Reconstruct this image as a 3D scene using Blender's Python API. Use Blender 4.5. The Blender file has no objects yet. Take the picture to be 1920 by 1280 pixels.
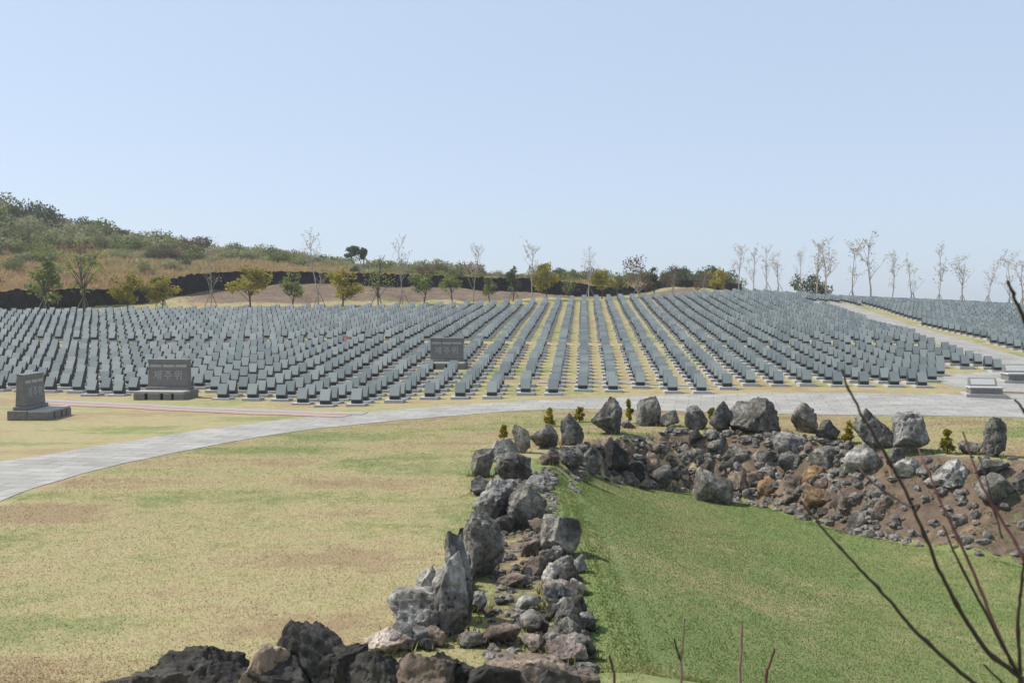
import bpy, bmesh, math, random
import numpy as np
from mathutils import Vector, Matrix

random.seed(7)
rng = np.random.default_rng(7)
scene = bpy.context.scene
C = scene.collection
R = math.radians

# ------------------------------------------------------------------ camera, sky, sun, exposure
F = 1867.0                    # focal length in photo pixels (1920 wide)
EYE = 3.35                    # camera height above the near lawn
PITCH = math.atan(55.0 / F)   # looking slightly down
cam_d = bpy.data.cameras.new('camera')
cam_d.sensor_width = 36.0
cam_d.lens = 36.0 * F / 1920.0
cam_d.clip_start = 0.1
cam_d.clip_end = 6000.0
cam_d.dof.use_dof = True
cam_d.dof.focus_distance = 40.0
cam_d.dof.aperture_fstop = 4.5
cam = bpy.data.objects.new('camera', cam_d)
C.objects.link(cam)
cam.location = (0, 0, EYE)
cam.rotation_euler = (math.pi / 2 - PITCH, 0, 0)
scene.camera = cam

SUN_DIR = Vector((-0.60, 0.16, 0.78)).normalized()      # from the ground towards the sun
world = bpy.data.worlds.new('World')
scene.world = world
world.use_nodes = True
wn = world.node_tree
sky = wn.nodes.new('ShaderNodeTexSky')
sky.sky_type = 'NISHITA'
sky.sun_disc = False
sky.sun_elevation = math.asin(SUN_DIR.z)
sky.sun_rotation = math.atan2(SUN_DIR.x, SUN_DIR.y) % (2 * math.pi)
sky.altitude = 300.0
sky.air_density = 1.0
sky.dust_density = 1.5
sky.ozone_density = 2.5
bg = wn.nodes['Background']
bg.inputs['Strength'].default_value = 0.15
veil = wn.nodes.new('ShaderNodeMix'); veil.data_type = 'RGBA'      # even spring haze over the whole sky
veil.inputs[0].default_value = 0.68
veil.inputs[7].default_value = (3.8, 4.45, 5.5, 1)
wn.links.new(sky.outputs['Color'], veil.inputs[6])
wn.links.new(veil.outputs[2], bg.inputs['Color'])

sun_d = bpy.data.lights.new('sun', 'SUN')
sun_d.energy = 4.8
sun_d.angle = R(0.6)
sun_d.color = (1.0, 0.95, 0.87)
sun = bpy.data.objects.new('sun', sun_d)
C.objects.link(sun)
sun.rotation_euler = SUN_DIR.to_track_quat('Z', 'Y').to_euler()

scene.view_settings.view_transform = 'Standard'
scene.view_settings.look = 'None'
scene.view_settings.exposure = 0.15
scene.view_settings.gamma = 1.0
scene.view_settings.use_curve_mapping = False

# ------------------------------------------------------------------ noise (numpy)
def _hash(ix, iy, iz, seed):
    with np.errstate(over='ignore'):
        h = (ix.astype(np.int64) * 374761393 + iy.astype(np.int64) * 668265263 + iz.astype(np.int64) * 2147483647 + seed * 974634777) & 0xFFFFFFFF
        h = ((h ^ (h >> 13)) * 1274126177) & 0xFFFFFFFF
        h = ((h ^ (h >> 16)) * 2246822519) & 0xFFFFFFFF
        h = h ^ (h >> 15)
    return (h & 0xFFFFFF) / float(0xFFFFFF)

def vnoise(p, seed=0):
    """value noise, p (n,3) -> 0..1"""
    i = np.floor(p).astype(np.int64); f = p - i
    f = f * f * f * (f * (f * 6 - 15) + 10)
    r = 0
    for dx in (0, 1):
        wx = f[:, 0] if dx else 1 - f[:, 0]
        for dy in (0, 1):
            wy = f[:, 1] if dy else 1 - f[:, 1]
            for dz in (0, 1):
                wz = f[:, 2] if dz else 1 - f[:, 2]
                r = r + wx * wy * wz * _hash(i[:, 0] + dx, i[:, 1] + dy, i[:, 2] + dz, seed)
    return r

def fbm(p, octs=4, seed=0, gain=0.5):
    a, s, r = 1.0, 0.0, 0
    q = np.array(p, dtype=float)
    for o in range(octs):
        r = r + a * vnoise(q, seed + o * 17); s += a
        a *= gain; q = q * 2.03 + 11.7
    return r / s

def fbm2(x, y, scale, octs=4, seed=0):
    x = np.asarray(x, float); y = np.asarray(y, float)
    p = np.stack([x.ravel() / scale, y.ravel() / scale, np.full(x.size, 0.37)], 1)
    return fbm(p, octs, seed).reshape(x.shape)

def sstep(a, b, t):
    t = np.clip((t - a) / (b - a), 0, 1)
    return t * t * (3 - 2 * t)

# ------------------------------------------------------------------ pixel rays
cp, sp = math.cos(PITCH), math.sin(PITCH)
def ray(px, py):
    a = (px - 960.0) / F; b = (640.0 - py) / F
    return np.array([a, cp + b * sp, -sp + b * cp])       # x right, y forward, z up

def at_depth(px, py, Y):
    d = ray(px, py); t = Y / d[1]
    return np.array([d[0] * t, Y, EYE + d[2] * t])

# ------------------------------------------------------------------ the terrain as a height function
ctrl = []
def cpix(px, py, Y): ctrl.append(at_depth(px, py, Y))
for x in (-30, -15, 0, 15, 30):
    for y in (0, 10, 20, 30): ctrl.append((x, y, 0.0))
for x in (-60, 60):
    for y in (0, 25): ctrl.append((x, y, 0.0))
for x in (-12, -6, 6, 12, 20): ctrl.append((x, 35.5, 0.0))
# grave field, centre
for px, py, Y in [(1100, 725, 40.5), (1100, 690, 46.4), (1100, 642, 57.4), (1100, 600, 72.6), (1100, 565, 93),
                  (600, 756, 37), (200, 741, 39.8), (300, 657, 57), (100, 651, 58), (100, 591, 76), (0, 592, 75), (600, 583, 84), (350, 589, 79), (850, 577, 89),
                  (700, 700, 45), (700, 640, 58),
                  (1400, 551, 108), (1300, 557, 102), (1520, 561, 106), (1650, 567, 108), (1900, 579, 101), (1900, 620, 76), (1900, 665, 55),
                  (1750, 650, 57), (1640, 723, 41), (1800, 697, 47), (1500, 640, 59), (1350, 600, 75), (1600, 600, 80), (1760, 600, 84),
                  # foot and crest of the bank before the wall
                  (600, 577, 87), (600, 545, 96), (430, 550, 93), (780, 548, 100), (100, 583, 82), (270, 573, 86), (0, 584, 81),
                  (960, 549, 106), (1130, 560, 112), (1200, 560, 113), (1270, 541, 119), (1330, 545, 124),
                  # hill behind the wall
                  (0, 548, 95), (0, 490, 118), (0, 415, 155), (-300, 380, 150), (-300, 470, 110), (200, 500, 118), (200, 450, 155), (400, 505, 118), (400, 478, 155), (650, 520, 120), (650, 505, 155),
                  (900, 528, 155), (1100, 535, 155), (1330, 545, 150)]:
    cpix(px, py, Y)
# beyond the crest the land falls away
for x, y, z in [(40, 135, 3.0), (60, 135, 2.0), (80, 120, 1.0), (90, 90, -1), (60, 60, 0), (30, 200, 2.0), (80, 200, -4), (0, 200, 7.0), (-60, 200, 13), (-120, 200, 14),
                (-120, 150, 14), (-120, 100, 6), (-120, 60, 2), (-60, 50, .6), (110, 150, -4), (120, 60, -1), (120, 200, -7), (-60, 75, 3.2), (-60, 35, 0)]:
    ctrl.append((x, y, z))
ctrl = np.array(ctrl, float)
SC = 50.0
def _tps(r2):
    return np.where(r2 > 1e-12, 0.5 * r2 * np.log(np.maximum(r2, 1e-12)), 0.0)
_P = ctrl[:, :2] / SC
_n = len(_P)
_K = _tps(((_P[:, None, :] - _P[None]) ** 2).sum(-1)) + np.eye(_n) * 2e-4
_Q = np.hstack([np.ones((_n, 1)), _P])
_A = np.block([[_K, _Q], [_Q.T, np.zeros((3, 3))]])
_W = np.linalg.solve(_A, np.concatenate([ctrl[:, 2], np.zeros(3)]))

PIT = np.array([(0.95, 3.0), (0.9, 9.5), (0.95, 14), (0.75, 18), (0.75, 21.2), (1.3, 24.4), (2.7, 26.6), (4.4, 28.4), (6.2, 27.8), (7.6, 27.3), (8.6, 25.9),
                (9.6, 24.3), (11.2, 23.1), (13, 22.3), (20, 20.5), (34, 19), (34, 3)], float)

def poly_dist(x, y, poly):
    """signed distance, positive inside"""
    d2 = np.full(x.shape, 1e18); inside = np.zeros(x.shape, bool)
    n = len(poly)
    for i in range(n):
        ax, ay = poly[i]; bx, by = poly[(i + 1) % n]
        ex, ey = bx - ax, by - ay
        t = np.clip(((x - ax) * ex + (y - ay) * ey) / (ex * ex + ey * ey), 0, 1)
        d2 = np.minimum(d2, (x - ax - t * ex) ** 2 + (y - ay - t * ey) ** 2)
        c = ((ay > y) != (by > y)) & (x < (bx - ax) * (y - ay) / (by - ay + 1e-12) + ax)
        inside ^= c
    return np.where(inside, 1, -1) * np.sqrt(d2)

def pit_width(x):
    return np.interp(x, [.8, 1.8, 3.2, 5, 7, 9, 11, 14], [.6, .6, 1.1, 1.7, 2.3, 3.1, 4.0, 4.4])
def pit_depth(x):
    return 1.72 * (1 - np.exp(-(np.maximum(x - .5, 0) / 2.6) ** 1.3))

def terrain(x, y):
    x = np.atleast_1d(np.asarray(x, float)); y = np.atleast_1d(np.asarray(y, float))
    xc = np.clip(x, -125, 125); yc = np.clip(y, -5, 205)
    out = np.hypot(x - xc, y - yc)
    p = np.stack([xc, yc], 1) / SC
    z = np.empty(len(x))
    for s in range(0, len(x), 20000):
        q = p[s:s + 20000]
        z[s:s + 20000] = _tps(((q[:, None, :] - _P[None]) ** 2).sum(-1)) @ _W[:_n] + _W[_n] + q @ _W[_n + 1:]
    z = z - out * 0.09 * np.where(out > 0, 1, 0)
    z = np.maximum(z, -60)
    # the near lawn is made level
    k = sstep(36, 30, y) * sstep(-70, -50, x)
    z = z * (1 - k)
    # pit
    near = (x > -3) & (x < 36) & (y < 31) & (y > 1)
    if near.any():
        d = poly_dist(x[near], y[near], PIT)
        kk = sstep(25.5, 13, y[near])
        dep = (pit_depth(x[near]) * (1 - kk) + 1.72 * (1 - np.exp(-(np.maximum(x[near] - .8, 0) / 4.0) ** 1.4)) * kk) * sstep(0.0, pit_width(x[near]), d)
        # rough, stony far bank
        bank = sstep(0.05, 0.6, d) * sstep(pit_width(x[near]) + .3, pit_width(x[near]) - .6, d) * sstep(15, 21, y[near])
        rough = (fbm2(x[near], y[near], 0.8, 5, 5) - .5) * 1.3 + (np.abs(fbm2(x[near], y[near], .45, 3, 15) - .5) - .15) * .5
        z[near] += -dep + bank * rough * np.where(x[near] > 8.5, .35, .75)
    # the mound the camera stands on
    b = np.interp(y, [-30, 2.5, 4, 6, 8, 9.6], [1.7, 1.7, 1.3, .72, .2, 0.0])
    z = np.maximum(z, np.where(y < 10, b + np.minimum(z, 0) * sstep(8, 10, y), z))
    pxx = 960 + F * x / np.maximum(y, 1); b_ = y - np.interp(pxx, [0, 600, 850, 1100, 1300, 1400, 1650, 1920], [76, 85, 90, 94.5, 104, 110, 109, 102])
    z += (fbm2(x, y, 3.2, 4, 61) - .5) * 1.1 * sstep(2.5, 6, b_) * sstep(24, 14, b_) * (x < 25)
    # small unevenness of the turf
    z += (fbm2(x, y, 2.3, 3, 9) - .5) * .07 * sstep(80, 30, y)
    return z

def tz(x, y): return float(terrain([x], [y])[0])

def hit(px, py, y0=2.0, y1=160.0):
    """where the ray through a pixel meets the ground"""
    d = ray(px, py)
    Y = np.concatenate([np.arange(y0, 45, .05), np.arange(45, y1, .25)])
    t = Y / d[1]
    g = terrain(d[0] * t, Y)
    below = EYE + d[2] * t <= g
    k = int(np.argmax(below)) if below.any() else len(Y) - 1
    return np.array([d[0] * t[k], Y[k], g[k]])

# ------------------------------------------------------------------ mesh and object helpers
def mesh_np(name, v, f, attrs=None, smooth=False):
    """v (n,3); f (m,3) or (m,4) int; attrs {name: (n,) floats}"""
    v = np.asarray(v, np.float32); f = np.asarray(f, np.int32)
    me = bpy.data.meshes.new(name)
    me.vertices.add(len(v)); me.vertices.foreach_set('co', v.ravel())
    k = f.shape[1]
    me.loops.add(f.size); me.loops.foreach_set('vertex_index', f.ravel())
    me.polygons.add(len(f))
    me.polygons.foreach_set('loop_start', np.arange(0, f.size, k, dtype=np.int32))
    me.polygons.foreach_set('loop_total', np.full(len(f), k, np.int32))
    me.polygons.foreach_set('use_smooth', np.full(len(f), bool(smooth)))
    me.update(calc_edges=True)
    if attrs:
        for an, av in attrs.items():
            a = me.attributes.new(an, 'FLOAT', 'POINT')
            a.data.foreach_set('value', np.asarray(av, np.float32))
    return me

def link(name, me, mat=None, parent=None, loc=None, rz=None):
    o = bpy.data.objects.new(name, me)
    C.objects.link(o)
    if mat is not None and me is not None and len(me.materials) == 0: me.materials.append(mat)
    if parent is not None: o.parent = parent
    if loc is not None: o.location = loc
    if rz is not None: o.rotation_euler = (0, 0, rz)
    return o

def tag(o, label=None, cat=None, group=None, kind=None):
    if label: o['label'] = label
    if cat: o['category'] = cat
    if group: o['group'] = group
    if kind: o['kind'] = kind
    return o

def bm_mesh(name, fn, bevel=0.0, smooth=False):
    bm = bmesh.new(); fn(bm)
    if bevel > 0:
        bmesh.ops.bevel(bm, geom=bm.edges[:], offset=bevel, segments=1, affect='EDGES', profile=.5)
    bmesh.ops.recalc_face_normals(bm, faces=bm.faces[:])
    me = bpy.data.meshes.new(name); bm.to_mesh(me); bm.free()
    if smooth:
        for p in me.polygons: p.use_smooth = True
    return me

def box(bm, x0, x1, y0, y1, z0, z1):
    vs = [bm.verts.new(c) for c in ((x0, y0, z0), (x1, y0, z0), (x1, y1, z0), (x0, y1, z0), (x0, y0, z1), (x1, y0, z1), (x1, y1, z1), (x0, y1, z1))]
    for q in ((0, 3, 2, 1), (4, 5, 6, 7), (0, 1, 5, 4), (1, 2, 6, 5), (2, 3, 7, 6), (3, 0, 4, 7)):
        bm.faces.new([vs[i] for i in q])

def prism(bm, prof, x0, x1):
    """profile in (y, z), swept along x"""
    a = [bm.verts.new((x0, y, z)) for y, z in prof]; b = [bm.verts.new((x1, y, z)) for y, z in prof]
    bm.faces.new(a[::-1]); bm.faces.new(b)
    n = len(prof)
    for i in range(n):
        bm.faces.new((a[i], a[(i + 1) % n], b[(i + 1) % n], b[i]))

def tubes_np(segs, sides=5):
    """segs: list of polylines [(p, r), ...] -> verts, quads"""
    V, Q, base = [], [], 0
    for pl in segs:
        n = len(pl)
        pts = np.array([p for p, r in pl], float); rad = np.array([r for p, r in pl], float)
        for i in range(n):
            t = pts[min(i + 1, n - 1)] - pts[max(i - 1, 0)]
            t = t / (np.linalg.norm(t) + 1e-9)
            u = np.cross(t, (0.31, 0.9, 0.13)); u /= np.linalg.norm(u) + 1e-9
            w = np.cross(t, u)
            for k in range(sides):
                a = 2 * math.pi * k / sides
                V.append(pts[i] + rad[i] * (math.cos(a) * u + math.sin(a) * w))
        for i in range(n - 1):
            for k in range(sides):
                k2 = (k + 1) % sides
                Q.append((base + i * sides + k, base + i * sides + k2, base + (i + 1) * sides + k2, base + (i + 1) * sides + k))
        base += n * sides
    return np.array(V), np.array(Q)

# ------------------------------------------------------------------ materials
class N:
    def __init__(s, name):
        s.m = bpy.data.materials.new(name); s.m.use_nodes = True
        s.t = s.m.node_tree; s.b = s.t.nodes['Principled BSDF']
        s.b.inputs['Specular IOR Level'].default_value = 0.25
    def n(s, typ, **kw):
        nd = s.t.nodes.new(typ)
        for k, v in kw.items(): setattr(nd, k, v)
        return nd
    def l(s, a, b): s.t.links.new(a, b)
    def coord(s, kind='Object'):
        return s.n('ShaderNodeTexCoord').outputs[kind]
    def noise(s, scale, detail=5, rough=.6, vec=None, dist=0.0):
        nd = s.n('ShaderNodeTexNoise'); nd.inputs['Scale'].default_value = scale
        nd.inputs['Detail'].default_value = detail; nd.inputs['Roughness'].default_value = rough
        nd.inputs['Distortion'].default_value = dist
        if vec is not None: s.l(vec, nd.inputs['Vector'])
        return nd.outputs['Fac']
    def ramp(s, fac, stops):
        nd = s.n('ShaderNodeValToRGB'); e = nd.color_ramp.elements
        while len(e) < len(stops): e.new(.5)
        for el, (p, c) in zip(e, stops):
            el.position = p; el.color = (*c, 1) if len(c) == 3 else c
        s.l(fac, nd.inputs[0]); return nd.outputs[0]
    def mix(s, fac, a, b, mode='MIX'):
        nd = s.n('ShaderNodeMix', data_type='RGBA', blend_type=mode)
        for sock, v in ((nd.inputs[0], fac), (nd.inputs[6], a), (nd.inputs[7], b)):
            if isinstance(v, (int, float)): sock.default_value = v
            elif isinstance(v, tuple): sock.default_value = (*v, 1)
            else: s.l(v, sock)
        return nd.outputs[2]
    def attr(s, name):
        nd = s.n('ShaderNodeAttribute'); nd.attribute_name = name; return nd.outputs['Fac']
    def math(s, op, a, b=None):
        nd = s.n('ShaderNodeMath', operation=op)
        for sock, v in ((nd.inputs[0], a), (nd.inputs[1], b)):
            if v is None: continue
            if isinstance(v, (int, float)): sock.default_value = v
            else: s.l(v, sock)
        return nd.outputs[0]
    def bump(s, h, strength=.4, dist=.05):
        nd = s.n('ShaderNodeBump'); nd.inputs['Strength'].default_value = strength; nd.inputs['Distance'].default_value = dist
        s.l(h, nd.inputs['Height']); s.l(nd.outputs[0], s.b.inputs['Normal'])
    def col(s, c):
        if isinstance(c, tuple): s.b.inputs['Base Color'].default_value = (*c, 1)
        else: s.l(c, s.b.inputs['Base Color'])
        return s
    def rough(s, r): s.b.inputs['Roughness'].default_value = r; return s

M = {}
def g_ground():
    a = N('ground'); P = a.coord()
    n1 = a.noise(.45, 5, .6, P); n2 = a.noise(3.0, 6, .7, P); n3 = a.noise(34, 4, .7, P)
    green = a.attr('green'); dirt = a.attr('dirt'); hill = a.attr('hill')
    gmix = a.math('ADD', green, a.math('ADD', a.math('MULTIPLY', a.math('SUBTRACT', n2, .5), 1.3), a.math('MULTIPLY', a.math('SUBTRACT', a.noise(9, 5, .7, P), .5), .7)))
    lawn = a.ramp(gmix, [(.05, (.27, .205, .115)), (.3, (.335, .285, .15)), (.5, (.28, .257, .12)), (.68, (.2, .215, .085)), (.95, (.145, .195, .062))])
    fine = a.ramp(n3, [(.25, (.7, .7, .68)), (.5, (1, 1, 1)), (.75, (1.2, 1.18, 1.14))])
    lawn = a.mix(1.0, lawn, fine, 'MULTIPLY')
    # reddish bare soil patches in the turf
    rp = a.ramp(a.noise(.8, 4, .6, P), [(.57, (0, 0, 0)), (.66, (1, 1, 1))])
    rp2 = a.ramp(n2, [(.5, (0, 0, 0)), (.62, (1, 1, 1))])
    lawn = a.mix(a.math('MULTIPLY', a.math('MULTIPLY', rp, rp2), .42), lawn, (.26, .15, .085))
    soil = a.ramp(n2, [(.3, (.075, .056, .043)), (.48, (.15, .112, .083)), (.6, (.19, .14, .1)), (.75, (.25, .185, .125))])
    cm_ = a.ramp(a.math('ADD', a.attr('clay'), a.math('MULTIPLY', a.math('SUBTRACT', n2, .5), 1.4)), [(.5, (0, 0, 0)), (.62, (1, 1, 1))])
    soil = a.mix(1.0, soil, a.ramp(n1, [(.3, (.62, .6, .6)), (.5, (.95, .93, .9)), (.7, (1.25, 1.18, 1.08))]), 'MULTIPLY')
    soil = a.mix(cm_, soil, (.46, .35, .2))
    soil = a.mix(1.0, soil, fine, 'MULTIPLY')
    dm = a.ramp(a.math('ADD', dirt, a.math('MULTIPLY', a.math('SUBTRACT', n2, .5), 1.1)), [(.42, (0, 0, 0)), (.58, (1, 1, 1))])
    c = a.mix(dm, lawn, soil)
    hn = a.noise(.2, 8, .72, P)
    hc = a.ramp(hn, [(.3, (.13, .13, .06)), (.45, (.30, .2, .105)), (.6, (.34, .22, .12)), (.75, (.2, .175, .085))])
    hc = a.mix(1.0, hc, fine, 'MULTIPLY')
    c = a.mix(hill, c, hc)
    a.col(c).rough(.95)
    a.bump(a.math('ADD', a.math('MULTIPLY', n2, .6), n3), .5, .03)
    return a.m
M['ground'] = g_ground()

def g_paving():
    a = N('paving'); P = a.coord()
    mp = a.n('ShaderNodeMapping'); mp.inputs['Rotation'].default_value = (0, 0, .2); a.l(P, mp.inputs[0])
    br = a.n('ShaderNodeTexBrick'); a.l(mp.outputs[0], br.inputs['Vector'])
    br.inputs['Color1'].default_value = (.35, .338, .312, 1); br.inputs['Color2'].default_value = (.285, .275, .252, 1); br.inputs['Mortar'].default_value = (.17, .165, .14, 1)
    br.inputs['Scale'].default_value = 1.0; br.inputs['Brick Width'].default_value = .9; br.inputs['Row Height'].default_value = .45; br.inputs['Mortar Size'].default_value = .014
    n1 = a.noise(.7, 6, .7, P); n2 = a.noise(22, 4, .7, P)
    c = a.mix(1.0, br.outputs[0], a.ramp(n1, [(.3, (.78, .77, .74)), (.55, (1, 1, 1)), (.75, (1.15, 1.15, 1.15))]), 'MULTIPLY')
    c = a.mix(1.0, c, a.ramp(n2, [(.3, (.88, .88, .88)), (.7, (1.1, 1.1, 1.1))]), 'MULTIPLY')
    a.col(c).rough(.85); a.bump(n2, .25, .01)
    return a.m
M['paving'] = g_paving()

def flat(name, c1, c2, scale, rough=.8, bump=.2, spec=.25):
    a = N(name); P = a.coord()
    n = a.noise(scale, 6, .65, P)
    a.col(a.ramp(n, [(.3, c1), (.7, c2)])).rough(rough)
    a.b.inputs['Specular IOR Level'].default_value = spec
    if bump: a.bump(n, bump, .01)
    return a.m
M['red_paving'] = flat('red_paving', (.31, .2, .165), (.39, .27, .225), 6)
M['grey_strip'] = flat('grey_strip', (.25, .25, .24), (.33, .33, .32), 6)
M['plinth_stone'] = flat('plinth_stone', (.34, .34, .335), (.47, .47, .46), 14, .7)
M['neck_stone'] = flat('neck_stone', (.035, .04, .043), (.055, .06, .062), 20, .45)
M['sign_stone'] = flat('sign_stone', (.14, .135, .122), (.21, .203, .187), 9, .7)
M['sign_stone_pale'] = flat('sign_stone_pale', (.30, .292, .27), (.42, .41, .385), 9, .75)
M['letter_white'] = flat('letter_white', (.31, .31, .295), (.37, .37, .355), 30, .7, 0)

def g_head():
    a = N('headstone_granite'); P = a.coord()
    oi = a.n('ShaderNodeObjectInfo').outputs['Random']
    n = a.noise(60, 3, .7, P)
    c = a.ramp(n, [(.3, (.195, .222, .214)), (.7, (.305, .335, .322))])
    c = a.mix(1.0, c, a.ramp(oi, [(0, (.74, .78, .8)), (1, (1.25, 1.23, 1.2))]), 'MULTIPLY')
    a.col(c).rough(.42); a.b.inputs['Specular IOR Level'].default_value = .5
    return a.m
M['head'] = g_head()
def g_head_many():
    a = N('headstone_granite_rows'); v = a.attr('var')
    n = a.noise(60, 3, .7, a.coord())
    c = a.ramp(n, [(.3, (.195, .222, .214)), (.7, (.305, .335, .322))])
    c = a.mix(1.0, c, a.ramp(v, [(0, (.74, .78, .8)), (1, (1.25, 1.23, 1.2))]), 'MULTIPLY')
    a.col(c).rough(.42); a.b.inputs['Specular IOR Level'].default_value = .5
    return a.m
M['head_many'] = g_head_many()

def g_rock(name, dark, mid, pale, tint=(1, 1, 1), pale_at=.62):
    a = N(name); P = a.coord()
    oi = a.n('ShaderNodeObjectInfo').outputs['Random']
    off = a.n('ShaderNodeVectorMath', operation='ADD'); a.l(P, off.inputs[0])
    cmb = a.n('ShaderNodeCombineXYZ')
    for k in range(3): a.l(a.math('MULTIPLY', oi, 37.0 + 11 * k), cmb.inputs[k])
    a.l(cmb.outputs[0], off.inputs[1]); V = off.outputs[0]
    n1 = a.noise(2.6, 7, .68, V, .4); n2 = a.noise(11, 6, .7, V)
    vo = a.n('ShaderNodeTexVoronoi'); vo.inputs['Scale'].default_value = 13; a.l(V, vo.inputs['Vector'])
    pits = a.ramp(vo.outputs['Distance'], [(.10, (.25, .25, .25)), (.30, (1, 1, 1))])
    pmask = a.ramp(a.noise(3.5, 3, .6, V), [(.48, (0, 0, 0)), (.6, (1, 1, 1))])
    c = a.ramp(n1, [(.28, dark), (.48, mid), (pale_at, pale), (.85, tuple(min(1, x * 1.25) for x in pale))])
    c = a.mix(1.0, c, a.ramp(n2, [(.3, (.42, .42, .42)), (.5, (1, 1, 1)), (.7, (1.5, 1.48, 1.42))]), 'MULTIPLY')
    c = a.mix(a.math('MULTIPLY', pmask, .85), c, a.mix(1.0, c, pits, 'MULTIPLY'))
    c = a.mix(1.0, c, tint, 'MULTIPLY')
    c = a.mix(1.0, c, a.ramp(oi, [(0, (.78, .78, .8)), (.5, (1, .99, .97)), (1, (1.22, 1.2, 1.16))]), 'MULTIPLY')
    a.col(c).rough(.92); a.b.inputs['Specular IOR Level'].default_value = .15
    h = a.math('ADD', a.math('MULTIPLY', n2, .8), a.math('MULTIPLY', pits, .5))
    a.bump(h, .9, .05)
    return a.m
M['rock'] = g_rock('basalt', (.03, .028, .025), (.11, .104, .093), (.24, .229, .207))
M['rock_pale'] = g_rock('basalt_pale', (.06, .057, .052), (.2, .192, .176), (.37, .357, .33), pale_at=.58)
M['rock_dark'] = g_rock('basalt_dark', (.022, .021, .02), (.05, .048, .045), (.10, .094, .082), pale_at=.7)
M['rock_pink'] = g_rock('basalt_pink', (.11, .085, .075), (.28, .23, .2), (.44, .38, .33), pale_at=.58)
M['rock_brown'] = g_rock('scoria_brown', (.06, .048, .04), (.165, .13, .105), (.27, .215, .165))
M['rock_orange'] = g_rock('scoria_orange', (.08, .055, .035), (.2, .13, .075), (.33, .23, .13))
M['gravel'] = g_rock('gravel', (.07, .064, .057), (.19, .175, .155), (.34, .315, .275))
M['wall_dark'] = g_rock('wall_basalt', (.012, .012, .012), (.022, .022, .022), (.045, .043, .04), pale_at=.75)

def g_leaf(name, c0, c1, c2, trans=.38):
    a = N(name); v = a.attr('var')
    c = a.ramp(v, [(0, c0), (.5, c1), (1, c2)])
    oi = a.n('ShaderNodeObjectInfo').outputs['Random']
    c = a.mix(1.0, c, a.ramp(oi, [(0, (.8, .82, .8)), (1, (1.2, 1.16, 1.1))]), 'MULTIPLY')
    a.col(c).rough(.7)
    tr = a.n('ShaderNodeBsdfTranslucent'); a.l(c, tr.inputs[0])
    ms = a.n('ShaderNodeMixShader'); ms.inputs[0].default_value = trans
    a.l(a.b.outputs[0], ms.inputs[1]); a.l(tr.outputs[0], ms.inputs[2])
    a.l(ms.outputs[0], a.t.nodes['Material Output'].inputs[0])
    return a.m
M['leaf_yellow'] = g_leaf('leaf_yellow', (.15, .15, .03), (.33, .29, .05), (.5, .41, .08))
M['leaf_gold'] = g_leaf('leaf_gold', (.10, .10, .012), (.26, .22, .02), (.42, .34, .035))
M['leaf_green'] = g_leaf('leaf_green', (.085, .11, .036), (.175, .21, .07), (.27, .31, .11))
M['leaf_dark'] = g_leaf('leaf_dark', (.045, .062, .03), (.095, .12, .054), (.16, .19, .085))
M['leaf_grey'] = g_leaf('leaf_grey', (.16, .175, .09), (.27, .285, .15), (.36, .375, .21))
M['leaf_lime'] = g_leaf('leaf_lime', (.16, .19, .05), (.27, .31, .08), (.37, .41, .12))
M['leaf_brown'] = g_leaf('leaf_brown', (.10, .07, .045), (.19, .13, .085), (.27, .19, .12))
M['blossom'] = g_leaf('blossom', (.32, .25, .22), (.48, .4, .36), (.62, .54, .5))
M['bud'] = g_leaf('bud', (.22, .18, .10), (.36, .31, .19), (.5, .44, .3))
M['bark'] = flat('bark', (.07, .058, .047), (.15, .125, .10), 8, .9)
M['bark_pale'] = flat('bark_pale', (.3, .265, .23), (.45, .4, .35), 8, .9)
M['stake_wood'] = flat('stake_wood', (.16, .13, .1), (.28, .24, .19), 8, .9)
M['twig_red'] = flat('twig_red', (.05, .018, .018), (.16, .055, .05), 18, .5, .3, .4)
M['twig_dark'] = flat('twig_dark', (.018, .012, .012), (.055, .03, .028), 18, .5, .3, .4)
M['twig_pale'] = flat('twig_pale', (.16, .09, .075), (.3, .2, .16), 18, .6, .3, .3)
M['petal_red'] = flat('petal_red', (.55, .06, .04), (.7, .14, .08), 30, .7, 0)
M['petal_white'] = flat('petal_white', (.7, .7, .66), (.8, .8, .78), 30, .7, 0)
M['petal_pink'] = flat('petal_pink', (.6, .25, .3), (.7, .35, .4), 30, .7, 0)

def g_blade():
    a = N('grass_blade'); v = a.attr('var'); g = a.attr('green')
    c = a.ramp(g, [(.05, (.28, .215, .12)), (.3, (.345, .295, .155)), (.5, (.29, .268, .125)), (.68, (.21, .225, .09)), (.95, (.15, .2, .064))])
    c = a.mix(1.0, c, a.ramp(v, [(0, (1.35, 1.35, 1.33)), (1, (1.85, 1.83, 1.8))]), 'MULTIPLY')
    a.col(c).rough(.9); a.b.inputs['Specular IOR Level'].default_value = 0.0
    up = a.n('ShaderNodeCombineXYZ'); up.inputs[2].default_value = 1.0; a.l(up.outputs[0], a.b.inputs['Normal'])
    tr = a.n('ShaderNodeBsdfTranslucent'); a.l(c, tr.inputs[0])
    ms = a.n('ShaderNodeMixShader'); ms.inputs[0].default_value = .5; a.l(up.outputs[0], tr.inputs['Normal'])
    a.l(a.b.outputs[0], ms.inputs[1]); a.l(tr.outputs[0], ms.inputs[2])
    a.l(ms.outputs[0], a.t.nodes['Material Output'].inputs[0])
    return a.m
M['blade'] = g_blade()

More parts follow.
